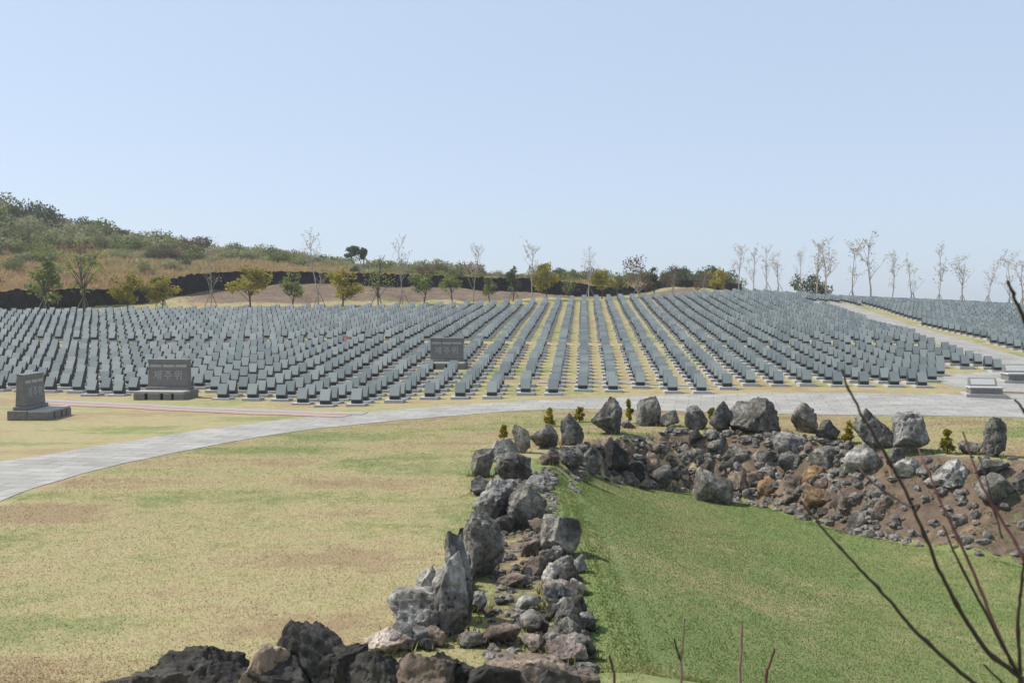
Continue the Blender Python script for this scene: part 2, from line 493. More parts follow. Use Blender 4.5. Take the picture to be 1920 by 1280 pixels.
# ------------------------------------------------------------------ ground sheet
def spaced(*parts):
    r = []
    for a, b, s in parts: r.append(np.arange(a, b, s))
    return np.concatenate(r)
gx = np.concatenate([[-1600, -1100, -700, -400, -260], spaced((-200, -60, 5), (-60, -16, .8), (-16, 20, .2), (20, 60, .8), (60, 200, 5)), [200, 260, 400, 700, 1100, 1600]])
gy = np.concatenate([[-400, -120, -40, -15], spaced((-5, 4, 1), (4, 31, .2), (31, 46, .4), (46, 130, .8), (130, 210, 4)), [215, 260, 340, 500, 800, 1200, 1600]])
XX, YY = np.meshgrid(gx, gy)
zz = terrain(XX.ravel(), YY.ravel())
xx, yy = XX.ravel(), YY.ravel()

def greenness(x, y):
    g = .30 + (fbm2(x * .55, y, 1.5, 4, 21) - .5) * 1.7 + (fbm2(x, y, 9, 2, 33) - .5) * .6
    d = poly_dist(x, y, PIT)
    inner = np.where(y > 21.5, sstep(pit_width(x) * .5, pit_width(x), d), sstep(-.5, -.15, d))
    g = g * (1 - inner) + (.84 + (fbm2(x, y, 1.8, 4, 41) - .5) * 1.0) * inner
    g += .42 * sstep(7.5, 10, x) * sstep(-.3, .2, d) * (1 - inner)
    # green fringe beside the arm of the stone ring and among the graves
    g += .22 * sstep(1.6, .2, np.abs(x + .3)) * sstep(24, 20, y)
    g += .10 * sstep(34, 45, y)
    return g
def dirtness(x, y):
    d = poly_dist(x, y, PIT)
    w = pit_width(x)
    bank = sstep(.0, .5, d) * sstep(w + .2, w - .8, d) * sstep(16, 20, y)
    bank = bank * (1 - .36 * sstep(7.5, 10.5, x))
    arm = sstep(.62, .3, np.abs(x - .12)) * sstep(21, 19, y) * sstep(7, 8, y) * .53
    return np.maximum(bank, arm)
back_px = np.array([0, 600, 850, 1100, 1300, 1400, 1650, 1920]); back_Y = np.array([76, 85, 90, 94.5, 104, 110, 109, 102])
def back_line(px): return np.interp(px, back_px, back_Y)
pxs = 960 + F * xx / np.maximum(yy, 1)
bl = back_line(pxs)
mound = sstep(3, 6, yy - bl) * sstep(20, 15, yy - bl) * sstep(200, 420, pxs) * sstep(1330, 1290, pxs)
hillm = sstep(14, 19, yy - bl - 6 * sstep(300, 1000, pxs)) * sstep(1420, 1330, pxs)
near = (yy > 2) & (yy < 32)
dirt = np.zeros(len(xx)); dirt[near] = dirtness(xx[near], yy[near])
dirt = np.maximum(dirt, mound * .66)
green = greenness(xx, yy)
clay = .72 * np.exp(-((xx - 4.3) / 1.2) ** 2 - ((yy - 27.2) / .9) ** 2) + .5 * np.exp(-((xx - 6.3) / .8) ** 2 - ((yy - 26.2) / .7) ** 2)
ny, nx = len(gy), len(gx)
idx = np.arange(nx * ny).reshape(ny, nx)
quads = np.stack([idx[:-1, :-1], idx[:-1, 1:], idx[1:, 1:], idx[1:, :-1]], -1).reshape(-1, 4)
ground = link('ground', mesh_np('ground', np.stack([xx, yy, zz], 1), quads, {'green': green, 'dirt': dirt, 'hill': hillm, 'clay': clay}, True), M['ground'])
tag(ground, kind='structure')

# ------------------------------------------------------------------ paths
def resample(pts, step):
    pts = np.array(pts, float); out = [pts[0]]
    for a, b in zip(pts[:-1], pts[1:]):
        n = max(1, int(np.linalg.norm((b - a)[:2]) / step))
        for k in range(1, n + 1): out.append(a + (b - a) * k / n)
    return np.array(out)
def catmull(pts, per=6):
    pts = np.array(pts, float); P = np.vstack([2 * pts[0] - pts[1], pts, 2 * pts[-1] - pts[-2]])
    out = []
    for i in range(1, len(P) - 2):
        for t in np.linspace(0, 1, per, endpoint=False):
            out.append(.5 * (2 * P[i] + (P[i + 1] - P[i - 1]) * t + (2 * P[i - 1] - 5 * P[i] + 4 * P[i + 1] - P[i + 2]) * t * t + (3 * P[i] - P[i - 1] - 3 * P[i + 1] + P[i + 2]) * t ** 3))
    out.append(P[-2]); return np.array(out)
def strip(name, eA, eB, off, mat, across=8, per=6):
    A = catmull([hit(*p)[:2] for p in eA], per); B = catmull([hit(*p)[:2] for p in eB], per)
    n = 160
    def rs(L):
        s = np.concatenate([[0], np.cumsum(np.linalg.norm(np.diff(L, axis=0), axis=1))]); t = np.linspace(0, s[-1], n)
        return np.stack([np.interp(t, s, L[:, 0]), np.interp(t, s, L[:, 1])], 1)
    A, B = rs(A), rs(B)
    V = []
    for k in range(across + 1):
        q = A + (B - A) * k / across
        V.append(np.column_stack([q, terrain(q[:, 0], q[:, 1]) + off]))
    # turned-down edges
    lo = V[0].copy(); lo[:, 2] -= .08; hi = V[-1].copy(); hi[:, 2] -= .08
    V = np.array([lo] + V + [hi]); m = len(V)
    ii = np.arange(m * n).reshape(m, n)
    q = np.stack([ii[:-1, :-1], ii[:-1, 1:], ii[1:, 1:], ii[1:, :-1]], -1).reshape(-1, 4)
    o = link(name, mesh_np(name, V.reshape(-1, 3), q), mat)
    return tag(o, kind='structure')
up = [(-160, 882), (0, 865), (100, 851), (200, 834), (300, 818), (400, 803), (500, 791), (600, 781), (700, 772), (800, 764), (900, 757), (1000, 751), (1100, 747), (1200, 743), (1350, 739), (1500, 737), (1700, 738), (1830, 739), (2100, 741)]
lo = [(-160, 1010), (0, 940), (100, 905), (200, 877), (300, 855), (400, 835), (500, 817), (600, 803), (700, 793), (800, 784), (900, 776), (1000, 769), (1100, 767), (1200, 769), (1350, 773), (1500, 777), (1700, 779), (1830, 781), (2100, 785)]
strip('footpath', up, lo, .011, M['paving'])
strip('side_path', [(1516, 566), (1600, 592), (1700, 625), (1770, 651), (1830, 672), (1892, 694), (1990, 735)], [(1530, 562), (1650, 590), (1800, 636), (1860, 655), (1920, 672), (1990, 690), (2100, 725)], .036, M['paving'])
strip('forecourt', [(1757, 712), (1775, 706), (1800, 703), (1850, 700), (1920, 699), (2050, 698)], [(1757, 714), (1772, 721), (1800, 728), (1835, 734), (1920, 737), (2050, 739)], .043, M['paving'])
strip('red_strip', [(60, 752), (130, 756), (330, 766), (500, 773), (600, 777), (660, 779)], [(60, 756), (130, 761), (330, 771), (500, 778), (600, 782), (640, 783)], .024, M['red_paving'], 3)
strip('grey_strip', [(60, 749), (130, 752), (330, 762), (500, 769), (600, 773), (690, 774)], [(60, 751.6), (130, 755.6), (330, 765.6), (500, 772.6), (600, 776.6), (680, 778)], .027, M['grey_strip'], 2)
strip('kerb_strip', [(1010, 716), (1150, 718), (1250, 721), (1350, 724)], [(1010, 718), (1150, 720), (1250, 723), (1350, 726)], .03, M['grey_strip'], 2)

# ------------------------------------------------------------------ gravestones
def stone_parts(tilt=27):
    w = .19
    base = lambda bm: box(bm, -.345, .345, -.34, .30, -.10, .085)
    neck = lambda bm: box(bm, -.185, .185, -.13, .16, .085, .215)
    t = math.tan(R(tilt)); h = .375
    prof = [(-.185, .215), (-.185, .245), (-.185 + h * t, .245 + h), (-.185 + h * t + .06, .235 + h), (.15, .215)]
    head = lambda bm: prism(bm, prof, -w, w)
    return base, neck, head
bfn, nfn, hfn = stone_parts()
me_base = bm_mesh('base', bfn, .008); me_base.materials.append(M['plinth_stone'])
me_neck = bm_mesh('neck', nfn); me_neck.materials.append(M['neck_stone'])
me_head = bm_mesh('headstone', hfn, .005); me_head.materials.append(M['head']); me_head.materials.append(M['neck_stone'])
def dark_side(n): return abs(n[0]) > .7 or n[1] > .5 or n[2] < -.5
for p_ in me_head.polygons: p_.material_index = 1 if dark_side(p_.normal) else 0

ANG = R(4.13)
ru = np.array([math.cos(ANG), -math.sin(ANG)]); rv = np.array([math.sin(ANG), math.cos(ANG)])
S = 1.15
def pix(p):
    d = p - np.array([0, 0, EYE])
    fwd = d[:, 1] * cp - d[:, 2] * sp; upc = d[:, 1] * sp + d[:, 2] * cp
    return 960 + F * d[:, 0] / fwd, 640 - F * upc / fwd
main_front = ([0, 60, 130, 195, 255, 360, 390, 460, 520, 590, 650, 720, 795, 855, 920, 985, 1040, 1095, 1150, 1200, 1255, 1307, 1350, 1400, 1450, 1700, 1755, 1765, 1890, 1930],
              [736, 738, 740, 744, 744, 744, 752, 754, 757, 761, 764, 758, 752, 753, 747, 741, 742, 736, 740, 732, 737, 739, 731, 727, 727, 729, 730, 693, 698, 700])
I, J = np.meshgrid(np.arange(-75, 76), np.arange(28, 112))
u = I.ravel() * S; v = J.ravel() * S + .4
jx = rng.normal(0, .025, u.size); jy = rng.normal(0, .03, u.size)
gxw = u * ru[0] + v * rv[0] + jx; gyw = u * ru[1] + v * rv[1] + jy
gz = terrain(gxw, gyw) + rng.normal(0, .012, u.size)
gp = np.column_stack([gxw, gyw, gz])
ppx, ppy = pix(gp)
row = J.ravel()
back_g = back_line(ppx) - 1.0
inmain = (ppx > -40) & (ppx < 1960) & (gyw < back_g) & (ppy < np.interp(ppx, *main_front))
# the side path divides the field
sl = np.array([hit(*p)[:2] for p in [(1516, 566), (1600, 592), (1700, 625), (1770, 651), (1830, 672), (1892, 694), (1990, 735)]])
sr = np.array([hit(*p)[:2] for p in [(1530, 562), (1650, 590), (1800, 636), (1860, 655), (1920, 672), (1990, 690), (2100, 725)]])
def side_x(L, y): return np.interp(-y, -L[::-1, 1][::-1], L[:, 0]) if L[0, 1] > L[-1, 1] else np.interp(y, L[:, 1], L[:, 0])
xl = np.interp(gyw, sl[::-1, 1], sl[::-1, 0]); xr = np.interp(gyw, sr[::-1, 1], sr[::-1, 0])
yfar = sl[0, 1]
onpath = (gyw < yfar + .5) & (gyw > sl[-1, 1]) & (gxw > xl - .55) & (gxw < xr + 1.3)
rightside = (gyw > sr[-1, 1]) & (gxw >= xr + 1.3) & (gyw < yfar + .5)
inmain &= ~onpath
inmain &= ~((gxw > xr) & (gyw < sr[-1, 1]))
lane = (row == 49) & (ppx > 60) | ((row == 36) & (ppx > 900) & (ppx < 1000))
inmain &= ~lane
# room round the two stone name tablets that stand among the graves
SB = hit(308, 748); SCp = hit(836, 692)
for q in (SB, SCp):
    inmain &= ~((np.abs(gxw - q[0]) < 1.25) & (gyw > q[1] - 1.5) & (gyw < q[1] + 1.5))
sel = np.where(inmain)[0]
order = sel[np.argsort(gyw[sel])]
vis = np.array([i for i in order if -5 < ppx[i] < 1925])
near_i = list(vis[:300]); nearset = set(near_i)
rest = [i for i in order if i not in nearset]
front_of_col = {}
for i in near_i:
    c_ = I.ravel()[i]
    if c_ not in front_of_col or v[i] < v[front_of_col[c_]]: front_of_col[c_] = i
fronts = set(front_of_col.values())
L_FRONT = 'grey gravestone with sloping face, first of its column beside the pale path'
L_ROW = 'grey gravestone with sloping face behind the first stone of its column'
for i in near_i:
    e = link('gravestone', None, loc=tuple(gp[i]), rz=-ANG + float(rng.normal(0, .012)))
    tag(e, L_FRONT if i in fronts else L_ROW, 'gravestone', 'gravestones in the nearer rows')
    for nm, me in (('base', me_base), ('neck', me_neck), ('headstone', me_head)): link(nm, me, None, e)
# all the farther ones, past three hundred: one object, its pieces real
def block_np(fn):
    bm = bmesh.new(); fn(bm); bmesh.ops.recalc_face_normals(bm, faces=bm.faces[:]); bmesh.ops.triangulate(bm, faces=bm.faces[:])
    bm.verts.index_update()
    bm.normal_update()
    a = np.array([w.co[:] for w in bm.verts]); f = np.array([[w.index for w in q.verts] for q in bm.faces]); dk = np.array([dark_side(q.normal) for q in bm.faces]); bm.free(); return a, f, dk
rest = np.array(rest)
ca, sa = math.cos(-ANG), math.sin(-ANG)
Vs, Fs, Ms, Var, nb = [], [], [], [], 0
for mi, fn in enumerate((bfn, nfn, hfn)):
    a, f, dk = block_np(fn)
    w = np.empty((len(rest), len(a), 3))
    w[:, :, 0] = gp[rest, 0][:, None] + a[:, 0] * ca - a[:, 1] * sa
    w[:, :, 1] = gp[rest, 1][:, None] + a[:, 0] * sa + a[:, 1] * ca
    w[:, :, 2] = gp[rest, 2][:, None] + a[:, 2]
    Vs.append(w.reshape(-1, 3)); Fs.append((f[None] + (np.arange(len(rest)) * len(a))[:, None, None]).reshape(-1, 3) + nb)
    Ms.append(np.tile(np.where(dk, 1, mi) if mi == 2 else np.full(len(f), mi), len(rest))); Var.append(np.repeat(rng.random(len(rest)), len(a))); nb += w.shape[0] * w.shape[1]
me = mesh_np('gravestones', np.vstack(Vs), np.vstack(Fs), {'var': np.concatenate(Var)})
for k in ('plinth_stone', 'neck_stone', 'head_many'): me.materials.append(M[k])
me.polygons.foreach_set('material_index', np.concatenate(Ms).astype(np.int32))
tag(link('far_gravestones', me), 'grey gravestones filling the slope in long straight rows', 'gravestones', kind='stuff')
print('gravestones', len(near_i), len(rest))

# bouquets lying at graves
def bouquet(px, py, mat, label):
    p = hit(px, py)
    vs, fs = [], []
    k = 0
    for n in range(26):
        c = rng.normal(0, 1, 3) * (.09, .07, .07) + (0, 0, .12)
        a = rng.normal(0, 1, 3); a /= np.linalg.norm(a); b = np.cross(a, rng.normal(0, 1, 3)); b /= np.linalg.norm(b)
        for s, t in ((-1, -1), (1, -1), (1, 1), (-1, 1)): vs.append(c + .045 * (s * a + t * b))
        fs.append((k, k + 1, k + 2, k + 3)); k += 4
    e = link('bouquet', None, loc=(p[0], p[1] , p[2] + .06))
    tag(e, label, 'flowers')
    link('petals', mesh_np('petals', vs, fs), mat, e)
    sv, sq = tubes_np([[((0, 0, .1), .012), ((.03 * i, -.05, -.05), .01)] for i in (-1, 0, 1)], 4)
    link('stems', mesh_np('stems', sv, sq), M['leaf_green'], e)
bouquet(650, 641, M['petal_red'], 'small red bouquet lying among the gravestones')
bouquet(383, 640, M['petal_pink'], 'small pink bouquet lying among the gravestones')
bouquet(1119, 578, M['petal_white'], 'small white bouquet near the upper end of a grave column')

# ------------------------------------------------------------------ stone name tablets
def text_mesh(body, size):
    cu = bpy.data.curves.new('letters', 'FONT'); cu.body = body; cu.size = size; cu.align_x = 'CENTER'; cu.align_y = 'CENTER'
    cu.extrude = .006; cu.offset = .003; cu.space_character = 1.25
    o = bpy.data.objects.new('letters_tmp', cu); C.objects.link(o)
    me = bpy.data.meshes.new_from_object(o.evaluated_get(bpy.context.evaluated_depsgraph_get()))
    bpy.data.objects.remove(o); me.name = 'lettering'; return me
letters = text_mesh('제주위', .40)
def tablet(p, rz, label, sc=1.0):
    e = link('name_tablet', None, loc=(p[0], p[1], p[2] - .02), rz=rz); e.scale = (sc,) * 3
    tag(e, label, 'monument', 'stone name tablets at the edge of the graves')
    # four feet with dark gaps, a bench slab over them, a step, the upright slab, its cap
    for x0, x1 in ((-1.0, -.56), (-.44, .06), (.18, .5), (.6, 1.0)):
        link('foot_block', bm_mesh('foot_block', lambda bm: box(bm, x0, x1, -.80, -.1, -.1, .26), .012), M['sign_stone'], e)
    link('rear_block', bm_mesh('rear_block', lambda bm: box(bm, -1.0, 1.0, -.098, .55, -.1, .34), .015), M['sign_stone'], e)
    link('bench_slab', bm_mesh('bench_slab', lambda bm: box(bm, -.97, .97, -.78, -.101, .262, .34), .012), M['sign_stone_pale'], e)
    link('step', bm_mesh('step', lambda bm: box(bm, -.86, .86, -.08, .42, .342, .46), .015), M['sign_stone'], e)
    up_ = link('upright_slab', bm_mesh('upright_slab', lambda bm: prism(bm, [(.0, .462), (.07, 1.5), (.30, 1.5), (.36, .462)], -.81, .81), .012), M['sign_stone'], e)
    cap = link('cap', bm_mesh('cap', lambda bm: prism(bm, [(.045, 1.38), (.052, 1.52), (.31, 1.54), (.31, 1.502), (.085, 1.502), (.085, 1.38)], -.83, .83)), M['sign_stone'], up_)
    tl = math.atan2(.07, 1.038)
    for x0, x1 in ((-.74, -.28), (-.22, .24), (.30, .74)):
        link('header_band', bm_mesh('header_band', lambda bm: prism(bm, [(.045, 1.22), (.053, 1.32), (.075, 1.32), (.075, 1.22)], x0, x1)), M['sign_stone_pale'], up_)
    lt = link('lettering', letters, M['letter_white'], up_)
    lt.location = (0, .026, .88); lt.rotation_euler = (R(90) - tl, 0, 0)
    return e
tablet((SB[0], SB[1] + .4, SB[2]), R(-6), 'dark stone name tablet with bench base between gravestones, facing the red strip')
tablet((SCp[0], SCp[1] + .5, tz(SCp[0], SCp[1] + .5) - .05), R(-4), 'dark stone name tablet standing deep among the grave columns', .95)
SA = hit(72, 786)
tablet((SA[0] - .35, SA[1] + .6, SA[2]), R(94), 'dark stone name tablet on the lawn, turned sideways to the graves', .93)
def altar(p, rz, sc, label):
    e = link('stone_altar', None, loc=(p[0], p[1], p[2] + .03), rz=rz); e.scale = (sc,) * 3
    tag(e, label, 'monument')
    link('plinth', bm_mesh('plinth', lambda bm: box(bm, -.72, .72, -.55, .62, -.1, .10), .012), M['sign_stone_pale'], e)
    link('front_block', bm_mesh('front_block', lambda bm: box(bm, -.56, .56, -.50, .35, .10, .30), .01), M['sign_stone'], e)
    link('table_slab', bm_mesh('table_slab', lambda bm: box(bm, -.60, .60, -.53, .36, .302, .36), .01), M['plinth_stone'], e)
    pn = link('inscription_panel', bm_mesh('inscription_panel', lambda bm: prism(bm, [(.10, .362), (.34, .66), (.44, .66), (.44, .362)], -.50, .50), .01), M['sign_stone'], e)
    link('panel_face', bm_mesh('panel_face', lambda bm: prism(bm, [(.134, .42), (.302, .628), (.316, .628), (.148, .42)], -.43, .43)), M['plinth_stone'], pn)
D1 = hit(1856, 747)
altar((D1[0], D1[1] + .5, tz(D1[0], D1[1] + .5)), R(-14), 1.0, 'low grey stone altar with sloping panel beside the pale path')
E1 = hit(1925, 721)
altar((E1[0], E1[1] + .6, tz(E1[0], E1[1] + .6)), R(-8), 1.15, 'dark-fronted stone altar on the paved forecourt behind the smaller altar')

# ------------------------------------------------------------------ rocks
_ico = {}
def ico(sub):
    if sub not in _ico:
        bm = bmesh.new(); bmesh.ops.create_icosphere(bm, subdivisions=sub, radius=1.0)
        bm.verts.index_update()
        _ico[sub] = (np.array([w.co[:] for w in bm.verts]), np.array([[w.index for w in f.verts] for f in bm.faces])); bm.free()
    return _ico[sub]
def rock_np(seed, size, sub=4, taper=.0, cuts=15, rough=1.0, lean=(0, 0), bottom=.0):
    r = np.random.default_rng(seed)
    p, f = ico(sub); p = p.copy()
    for k in range(cuts):
        n = r.normal(0, 1, 3); n /= np.linalg.norm(n)
        d = r.uniform(.42, .80)
        e = np.maximum(0, p @ n - d)
        p -= e[:, None] * n
    p /= np.abs(p).max(0)
    s = np.array(size) / 2
    nrm = p / np.linalg.norm(p, axis=1)[:, None]
    m = float(np.mean(s)); q = p * (s / m)
    o = r.uniform(0, 50, 3)
    h = (fbm(q * 1.5 + o, 4, seed) - .5) * .20 + (np.abs(fbm(q * 3.1 + o, 3, seed + 5) - .5) - .12) * -.42 + (fbm(q * 9 + o, 3, seed + 9) - .5) * .16
    cr = np.abs(vnoise(q * 2.3 + o + 9, seed + 3) - .5)
    h = h - .10 * np.clip(1 - cr / .05, 0, 1)
    q = q + nrm * (h * rough * .85)[:, None]
    q = q - (q.max(0) + q.min(0)) / 2
    q = q / np.abs(q).max(0) * s
    t = (q[:, 2] + s[2]) / (2 * s[2])
    k = 1 - taper * np.clip(t, 0, 1.2)
    q[:, 0] = q[:, 0] * k + lean[0] * t * s[2]; q[:, 1] = q[:, 1] * k + lean[1] * t * s[2]
    q[:, 2] += s[2]
    return q, f
G_D = 'dark rocks below the viewpoint'
nrock = [0]; rock_spots = []
def rock(px, py, w, h, mat, label, depth=.8, taper=.25, lean=(0, 0), name='boulder', cat='rock', sub=4, cuts=15, rz=None, sink=.12, group='boulders of the stone ring', rough=1.0, seed=None, Y=None, lift=0.0):
    nrock[0] += 1
    p = hit(px, py) if Y is None else np.array([*at_depth(px, py, Y)[:2], 0])
    if group == G_D: w *= 1.14; h *= 1.1
    taper *= .55; h *= .95
    dist = p[1]; W = w * dist / F; H = h * dist / F * (1 + sink); Dp = W * depth
    sd = seed if seed is not None else 100 + nrock[0] * 7
    y = p[1] + Dp * .38
    q, f = rock_np(sd, (W, Dp, H), sub, taper, cuts, rough, lean)
    z = (tz(p[0], y) if Y is None else p[2]) if Y is None else tz(p[0], Y)
    if Y is None: z = min(z, tz(p[0], p[1]) + .05)
    o = link(name, mesh_np(name, q, f, None, True), M[mat], loc=(p[0], y, z - H * sink + lift))
    if rz: o.rotation_euler = (0, 0, rz)
    rock_spots.append((p[0], y, W, Dp))
    return tag(o, label, cat, group)

G_ST = 'boulders of the stone ring'
# --- far side of the ring
rock(905, 896, 48, 60, 'rock', 'brown-grey squarish boulder at the outer corner of the stone ring', taper=.1)
rock(962, 907, 80, 62, 'rock', 'rounded grey boulder on the ring corner above the pale-topped rock', taper=.3)
rock(945, 866, 62, 46, 'rock_pale', 'pale broken boulder wedged behind the ring corner boulders', taper=.3)
rock(977, 850, 38, 58, 'rock', 'narrow upright dark boulder beside the wide undercut one', taper=.15)
rock(1020, 842, 58, 48, 'rock', 'wide grey boulder with dark undercut beneath a small golden conifer', taper=.1)
rock(1075, 835, 50, 64, 'rock', 'tilted slab boulder leaning between two golden conifers', taper=.35, lean=(-.12, 0))
rock(1140, 816, 72, 76, 'rock', 'large pointed grey boulder, biggest peak of the stone ring', taper=.55, sub=5)
rock(1218, 799, 50, 60, 'rock', 'rounded dark egg-shaped boulder standing beside the path', taper=.15, cuts=6)
rock(1257, 801, 44, 34, 'rock', 'low flat grey boulder next to the egg-shaped one', taper=.4)
rock(1306, 806, 48, 48, 'rock', 'round brown-grey boulder between a low one and a pointed one', taper=.2, cuts=7)
rock(1355, 813, 54, 62, 'rock', 'pointed tapering boulder touching the long broad boulder', taper=.5)
rock(1425, 815, 102, 74, 'rock', 'long broad boulder sloping down to one side, widest of the ring', taper=.3, lean=(-.2, 0), sub=5)
rock(1511, 813, 52, 62, 'rock', 'upright blocky boulder with dark shaded side by the broad one', taper=.15, lean=(.1, 0))
rock(1556, 830, 56, 42, 'rock', 'low mossy triangular boulder beside a golden conifer', taper=.6)
rock(1643, 842, 84, 80, 'rock', 'tall leaning boulder with mossy hollow behind the red-barked twig', taper=.45, sub=5)
rock(1721, 853, 78, 80, 'rock_pale', 'tall pale grey boulder with flat top near a golden conifer', taper=.3, sub=5, lean=(-.08, 0))
rock(1826, 853, 48, 28, 'rock', 'small low brown boulder at the foot of the last pointed stone', taper=.3)
rock(1872, 860, 54, 82, 'rock', 'slim upright pointed boulder with dark shaded side', taper=.5, lean=(.12, 0), sub=5)
rock(1178, 803, 26, 16, 'rock', 'small stone lying under a golden conifer beside the largest peak', taper=.2)
# --- second, lower row on the bank
rock(1490, 856, 72, 48, 'rock_pale', 'smooth grey egg-shaped boulder lying on the bank', taper=.1, cuts=5)
rock(1556, 878, 66, 48, 'rock', 'flat-topped grey boulder with dark underside on the bank', taper=.05)
rock(1624, 893, 74, 56, 'rock_pale', 'rounded pale dome boulder on the bank, smoothest of its row', taper=.25, cuts=5)
rock(1682, 880, 42, 38, 'rock', 'small grey stone squeezed beside the pale dome boulder', taper=.3)
rock(1706, 902, 56, 38, 'rock_pale', 'weathered pale stone lying in grass under the tall flat-topped boulder', taper=.2)
rock(1787, 922, 92, 58, 'rock_pale', 'bright wedge slab with black hollow underneath on grassy bank', taper=.15, lean=(.2, 0), sub=5)
rock(1868, 900, 76, 34, 'rock', 'flat rough stone lying in grass below the slim pointed boulder', taper=.2)
rock(1882, 948, 84, 56, 'rock', 'bluish grey block low on the grassy bank', taper=.1)
rock(1930, 930, 50, 44, 'rock', 'grey stone next to the bluish block on the bank', taper=.2)
rock(1480, 888, 44, 40, 'rock', 'small round brown-grey stone under the smooth egg-shaped boulder', taper=.2, cuts=6)
# --- stones set in the pit face
for a in [(1072, 884, 50, 48, 'rock', 'squared grey block in the pit face under the tilted slab'),
          (1106, 888, 48, 52, 'rock', 'upright block in the pit face under the largest peak'),
          (1152, 896, 62, 74, 'rock_dark', 'dark cracked block at the shaded end of the pit face'),
          (1190, 905, 44, 40, 'rock_dark', 'dark slanting stone beside the cracked block in the pit'),
          (1236, 918, 54, 44, 'rock', 'banded grey stone at the foot of the pit face'),
          (1342, 944, 80, 70, 'rock', 'large rough dark boulder at the grass edge of the pit'),
          (1030, 872, 40, 26, 'rock_brown', 'small brown stone under the wide undercut boulder')]:
    rock(*a, taper=.12, group='stones set in the pit face')
# --- arm of the ring: standing stones on the lawn side
rock(927, 992, 92, 98, 'rock_pale', 'pale sunlit rock with yellow lichen at the head of the stone arm', taper=.2, sub=5)
rock(988, 994, 88, 92, 'rock', 'dark folded rock beside the pale sunlit one on the arm', taper=.3, sub=5)
rock(910, 1090, 92, 138, 'rock', 'big smooth dark boulder overhanging the soil strip of the arm', taper=.28, lean=(-.15, 0), sub=5, cuts=7)
rock(872, 1175, 54, 186, 'rock', 'thin tall standing slab with shadowed side in the arm', taper=.05, lean=(-.2, 0), sub=5, depth=1.6)
rock(846, 1202, 78, 172, 'rock_pale', 'tall mottled standing rock in front of the thin slab', taper=.12, lean=(-.1, 0), sub=5, depth=.9)
rock(800, 1130, 52, 76, 'rock_pale', 'pointed grey rock peeping over the flat-topped block', taper=.45, sub=5)
rock(776, 1200, 112, 98, 'rock_pale', 'flat-topped pale block with black underside on the arm', taper=-.12, sub=5, depth=.9)
rock(716, 1232, 92, 52, 'rock_pink', 'low pinkish porous rock at the lawn edge of the arm', taper=.2, sub=5)
# --- arm: pit side row
rock(1052, 1046, 86, 84, 'rock', 'round dark porous boulder at the head of the pit-side row', taper=.15, sub=5, cuts=7)
rock(1056, 1096, 60, 56, 'rock', 'grey stone under the round porous boulder', taper=.2)
rock(1058, 1142, 62, 54, 'rock_pink', 'rusty stained stone midway along the pit-side row', taper=.15, sub=5)
rock(1066, 1200, 54, 78, 'rock', 'tall narrow stone with dark side above the pit grass', taper=.15, sub=5)
rock(1062, 1246, 90, 50, 'rock_pink', 'pale crumbly stone at the near end of the pit-side row', taper=.2, sub=5)
rock(990, 1146, 50, 32, 'rock_pale', 'flat white-topped stone set in the soil of the arm', taper=.1)
rock(1002, 1190, 60, 44, 'rock', 'lichen-spotted stone in the soil below the white-topped one', taper=.2)
rock(998, 1044, 44, 34, 'rock_brown', 'brown stone in soil beside the round porous boulder', taper=.2)
rock(1004, 1086, 50, 44, 'rock_brown', 'reddish stone wedged along the soil strip', taper=.2)
rock(960, 1105, 60, 26, 'rock_brown', 'flat brown stone half sunk in the soil strip', taper=.2)
rock(940, 1215, 90, 40, 'rock_brown', 'broad earthy stone half buried at the near end of the strip', taper=.2)
FL = [(905, 930, 50, 40), (1000, 925, 46, 36), (945, 1000, 46, 34), (1010, 1000, 44, 30), (900, 1030, 40, 50), (868, 1110, 44, 60), (890, 1150, 50, 40), (830, 1150, 46, 60), (815, 1215, 50, 40), (750, 1222, 60, 36),
      (885, 1215, 60, 30), (1085, 1075, 36, 36), (1030, 1070, 36, 30), (1035, 1118, 40, 30), (1082, 1118, 36, 34), (1040, 1165, 36, 36), (1088, 1165, 34, 40), (1045, 1215, 44, 34), (1092, 1225, 40, 44), (1000, 1225, 50, 34), (1025, 1022, 40, 30)]
for k, (px, py, w, h) in enumerate(FL):
    mt = ['rock', 'rock_pale', 'rock', 'rock_brown', 'rock_pink'][k % 5]
    rock(px, py, w, h, mt, {'rock': 'grey', 'rock_pale': 'pale grey', 'rock_brown': 'brown', 'rock_pink': 'pinkish'}[mt] + ' filler stone packed between the larger rocks of the arm', taper=.2, name='filler_stone', group='filler stones of the arm')
for k in range(84):
    t = rng.random(); left = rng.random() < .55
    if left: px = np.interp(t, [0, .35, 1], [925, 900, 770]) + rng.normal(0, 16); py = np.interp(t, [0, .35, 1], [935, 1040, 1225])
    else: px = np.interp(t, [0, 1], [1040, 1075]) + rng.normal(0, 16); py = np.interp(t, [0, 1], [1020, 1245])
    sz = np.interp(py, [930, 1240], [28, 52]) * rng.uniform(.65, 1.3)
    mt = ['rock', 'rock_pale', 'rock', 'rock_dark'][k % 4]
    rock(float(px), float(py), sz, sz * rng.uniform(.6, 1.2), mt, {'rock': 'jagged grey', 'rock_pale': 'jagged pale', 'rock_dark': 'jagged dark'}[mt] + ' chunk wedged among the rocks of the arm', taper=.2, name='wedged_stone', group='chunks wedged in the arm', rough=1.3)
